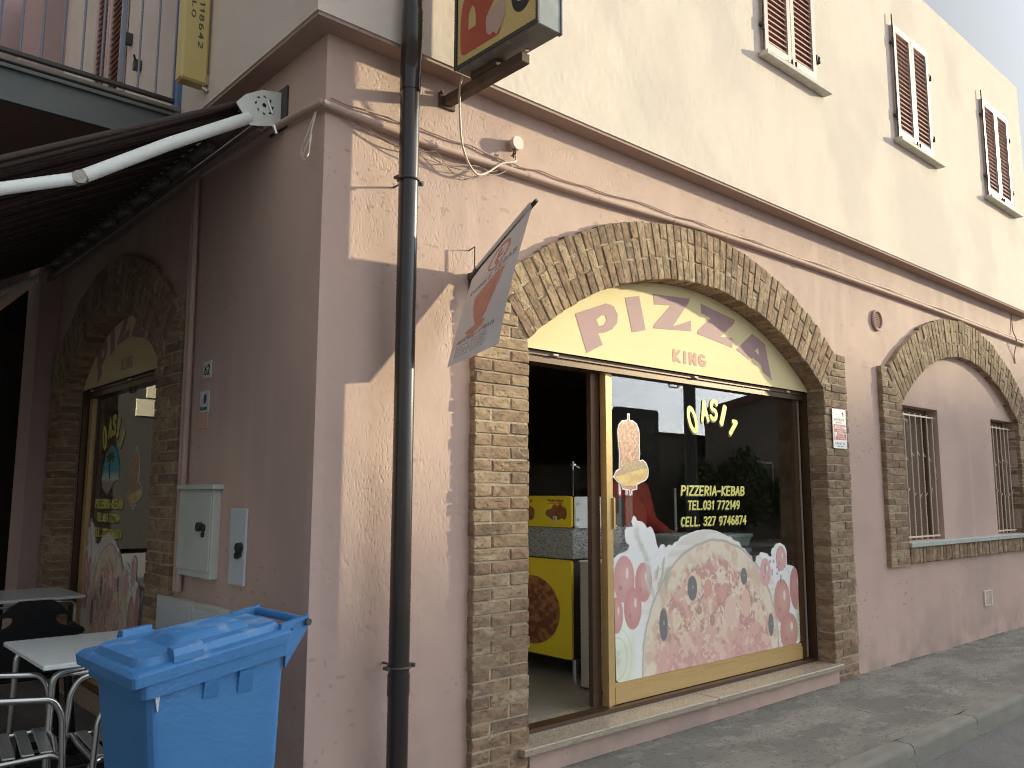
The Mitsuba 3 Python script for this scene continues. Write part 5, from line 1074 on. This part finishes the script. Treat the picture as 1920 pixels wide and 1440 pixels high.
def plastic_chair(x, y, rot, lab):
    c = thing('plastic_chair', lab, 'chair', 'black plastic chairs on the side terrace')
    M = trimesh.transformations.rotation_matrix(rot, (0, 0, 1)); M[:3, 3] = (x, y, 0)
    def p(n_, m_, sm=30): m_.apply_transform(M); put(n_, m_, 'mat_black_plastic', c, smooth=sm)
    p('seat', cbx(-0.22, 0.23, -0.23, 0.23, 0.42, 0.45, 0.01))
    bk = sbox(-0.235, 0, 0.235, 0.40).intersection(ell(0, 0.0, 0.26, 0.42, 40)).buffer(-0.02).buffer(0.02).difference(affinity.rotate(ell(-0.15, 0.285, 0.05, 0.028), 25)).difference(affinity.rotate(ell(0.15, 0.285, 0.05, 0.028), -25))
    mm = [trimesh.creation.extrude_polygon(q, 0.025, engine='earcut') for q in polys(bk)]
    p('backrest', cat([trimesh.Trimesh(np.stack([-0.22 - np.array(m.vertices)[:, 2] - 0.2 * np.array(m.vertices)[:, 1], np.array(m.vertices)[:, 0], 0.46 + np.array(m.vertices)[:, 1]], 1), m.faces, process=False) for m in mm]))
    for s in (-1, 1):
        p('arm', tube(rounded([(0.2, s * 0.25, 0.42), (0.2, s * 0.27, 0.65), (-0.22, s * 0.25, 0.67)], 0.06), 0.02, 8))
        for (a, b) in ((0.2, 0.22), (-0.2, -0.26)): p('leg', tube([(a, s * 0.2, 0.43), (b, s * 0.24, 0.0)], 0.022, 8))
plastic_chair(-0.62, 2.15, math.radians(86), 'black plastic chair with rounded back behind the white table')
plastic_chair(-0.95, 3.3, math.radians(10), 'black plastic chair at the far table, at the left edge')
CR = thing('black_crate', 'black plastic crate on the ground under the front table', 'crate')
cx0, cx1, cy0, cy1 = -0.78, -0.36, 1.02, 1.40
put('base', bx(cx0, cx1, cy0, cy1, 0.005, 0.02), 'mat_black_plastic', CR)
for i in range(4): put('hoop', cat([bx(cx0, cx1, cy0, cy0 + .012, 0.03 + i * .055, 0.065 + i * .055), bx(cx0, cx1, cy1 - .012, cy1, 0.03 + i * .055, 0.065 + i * .055), bx(cx0, cx0 + .012, cy0 + .013, cy1 - .013, 0.03 + i * .055, 0.065 + i * .055), bx(cx1 - .012, cx1, cy0 + .013, cy1 - .013, 0.03 + i * .055, 0.065 + i * .055)]), 'mat_black_plastic', CR)
for x in (cx0 - .003, cx1 - .017):
    for y in (cy0 - .003, cy1 - .017): put('post', bx(x, x + .02, y, y + .02, 0.005, 0.24), 'mat_black_plastic', CR)

# ------------------------------------------------------------------ across the street (seen in the glass, shading the lower wall)
def house(base, lab, wallmat, prof, y0, y1, wins, roofmat='mat_far_roof', over=0.4, cat_='building', turn=0.0):
    """profile polygon in x,z (gable seen from the street) pushed from y0 back to y1"""
    h = thing(base, lab, cat_)
    def tw(m):      # the house stands askew: its depth runs off to one side
        v = np.array(m.vertices); v[:, 0] += turn * (y0 - v[:, 1]); return trimesh.Trimesh(v, m.faces, process=False)
    put('wall', tw(xz_plate(ring(prof), y1, y0)), wallmat, h)
    pr = sorted(prof, key=lambda q: q[0]); topline = [q for q in prof if q[1] > 1.0]
    r = LineString(topline).buffer(0.12, cap_style='square', join_style='mitre')
    r = affinity.translate(r, 0, 0.125)
    put('roof', tw(xz_plate(r, y1 - over, y0 + over)), roofmat, h)
    for (x0, x1, z0, z1) in wins:
        w = put('window', cat([bx(x0 - .08, x1 + .08, y0, y0 + 0.04, z0 - .08, z0 - 0.001), bx(x0 - .08, x1 + .08, y0, y0 + .04, z1, z1 + .08), bx(x0 - .08, x0, y0, y0 + .04, z0, z1), bx(x1, x1 + .08, y0, y0 + .04, z0, z1)]), 'mat_far_cream', h)
        scene[new(w + '__pane')] = mikit.ply(bx(x0, x1, y0 - 0.01, y0 + 0.015, z0, z1), 'mat_far_window')
    return h
house('opposite_house', 'low gabled house across the street mirrored in the shop glass', 'mat_far_wall', [(20.4, 0), (20.4, 3.85), (32, 6.75), (37, 5.5), (37, 0)], -12, -18, [(23 + 3 * i, 24.2 + 3 * i, 1.0, 2.5) for i in range(4)], turn=1.45)
house('shading_block', 'tall apartment block down the street that shades the lower wall', 'mat_far_wall', [(34, 0), (34, 10.8), (41.8, 11.3), (42.9, 11.5), (46.9, 12.65), (49.4, 12.9), (53, 13.1), (62, 15), (62, 0)], -14, -19, [(39 + 3.2 * i, 40.4 + 3.2 * i, z, z + 1.5) for i in range(7) for z in (6.4, 9.4)], over=0.25)
house('square_house', 'tall dark house along the left side of the square', 'mat_far_dark', [(-24, 0), (-24, 8.5), (-17, 11), (-9.5, 8.5), (-9.5, 0)], 30, 1.5, [(-22 + 3 * i, -20.8 + 3 * i, 4.2, 5.7) for i in range(4)])
house('end_house', 'dark house closing the far end of the side square', 'mat_far_dark', [(-9.2, 0), (-9.2, 6.2), (-5.7, 8.0), (-2.2, 6.2), (-2.2, 0)], 20, 27, [])
put('bay_panel', cat([bx(-6.4, -5.2, 19.93, 19.995, 3.5, 3.95), bx(-6.4, -5.45, 19.93, 19.995, 4.0, 4.9)]), 'mat_far_cream', 'end_house')
BS = thing('roadside_board', 'dark roadside board across the street mirrored in the shop glass', 'sign')
put('panel', xz_plate(sbox(16.25, 1.8, 18.2, 3.95).buffer(-0.08).buffer(0.08, quad_segs=3), -12.2, -12.1), 'mat_board', BS)
for x in (16.6, 17.85): put('post', cyl((x, -12.15, -0.1), (x, -12.15, 1.8), 0.06, 10), 'mat_dark_iron', BS)
def board_text(s, x0, x1, z0, z1):     # faces the street (+y), reads towards -x
    g = stroke_text(s, 0, 1, 0, 1, 0.09, 0.25)
    g = affinity.affine_transform(g, [-(x1 - x0), 0, 0, z1 - z0, x1, z0])
    return [xz_plate(q, -12.099, -12.085) for q in polys(g)]
for s, q in (('BLU', (16.6, 17.95, 3.25, 3.65)), ('SV', (16.9, 17.9, 2.7, 3.05)), ('SUPER', (16.45, 17.95, 2.1, 2.4))):
    for m in board_text(s, *q): put('letter', m, 'mat_board_text', BS)
GW = thing('garden_wall', 'low dark garden building across the street beside the roadside board', 'wall')
put('wall', bx(18.25, 21.7, -13.2, -12.7, -0.1, 3.3), 'mat_far_wall', GW)
put('coping', bx(18.2, 21.7, -13.25, -12.65, 3.301, 3.38), 'mat_far_roof', GW)
LP = thing('street_post', 'dark street lamp post across the road mirrored in the shop glass', 'lamp post')
put('pole', cyl((12.8, -7.0, -0.13), (12.8, -7.0, 7.2), 0.13, 14), 'mat_board', LP)
put('arm', tube(rounded([(12.8, -7.0, 7.1), (12.8, -6.6, 7.5), (12.8, -5.6, 7.6)], 0.4), 0.05, 8), 'mat_board', LP)
put('lamp_head', cbx(12.68, 12.92, -5.7, -5.1, 7.52, 7.64, 0.02), 'mat_board', LP)
TW = thing('bell_tower', 'slender dark bell tower beyond the street mirrored at the edge of the glass', 'tower')
put('shaft', bx(48.7, 50.7, -44, -42, -0.1, 8.0), 'mat_far_wall', TW)
put('belfry', bx(48.5, 50.9, -44.2, -41.8, 8.0, 8.35), 'mat_far_wall', TW)
put('spire', trimesh.creation.cone(0.85, 3.4, sections=8).apply_translation((49.7, -43.0, 8.35)), 'mat_far_roof', TW)
def leafy(n, c, r, seed, s=0.16):
    g = np.random.default_rng(seed); d = g.normal(size=(n, 3)); d /= np.linalg.norm(d, axis=1, keepdims=True)
    rad = g.uniform(0.55, 1.0, (n, 1)) * (0.75 + 0.5 * meshkit.noise(d * 2.2 + seed, seed))[:, None]
    p = np.array(c) + d * rad * np.array(r)
    a = g.normal(size=(n, 3)); a /= np.linalg.norm(a, axis=1, keepdims=True); b = np.cross(a, g.normal(size=(n, 3))); b /= np.linalg.norm(b, axis=1, keepdims=True)
    V = np.stack([p - a * s * .5, p + b * s * .28, p + a * s * .5, p - b * s * .28], 1).reshape(-1, 3); i = np.arange(n) * 4
    return trimesh.Trimesh(V, np.vstack([np.stack([i, i + 1, i + 2], 1), np.stack([i, i + 2, i + 3], 1)]), process=False)
for i, (x, y, h, rx, lab) in enumerate(((19.2, -11.4, 2.3, 0.9, 'leafy shrub across the street beside the roadside board'), (21.4, -11.3, 2.6, 1.1, 'leafy shrub in front of the low gabled house'), (24.3, -11.2, 2.2, 1.0, 'leafy shrub right of the gabled house corner across the street'))):
    t = thing('street_shrub', lab, 'shrub', 'shrubs across the street')
    put('trunk', tube([(x, y, 0), (x + 0.03, y, h * 0.6)], (0.06, 0.03), 8), 'mat_bark', t)
    put('crown', leafy(2600, (x, y, h * 0.62), (rx, 0.7, h * 0.48), 11 + i), 'mat_leaf', t)
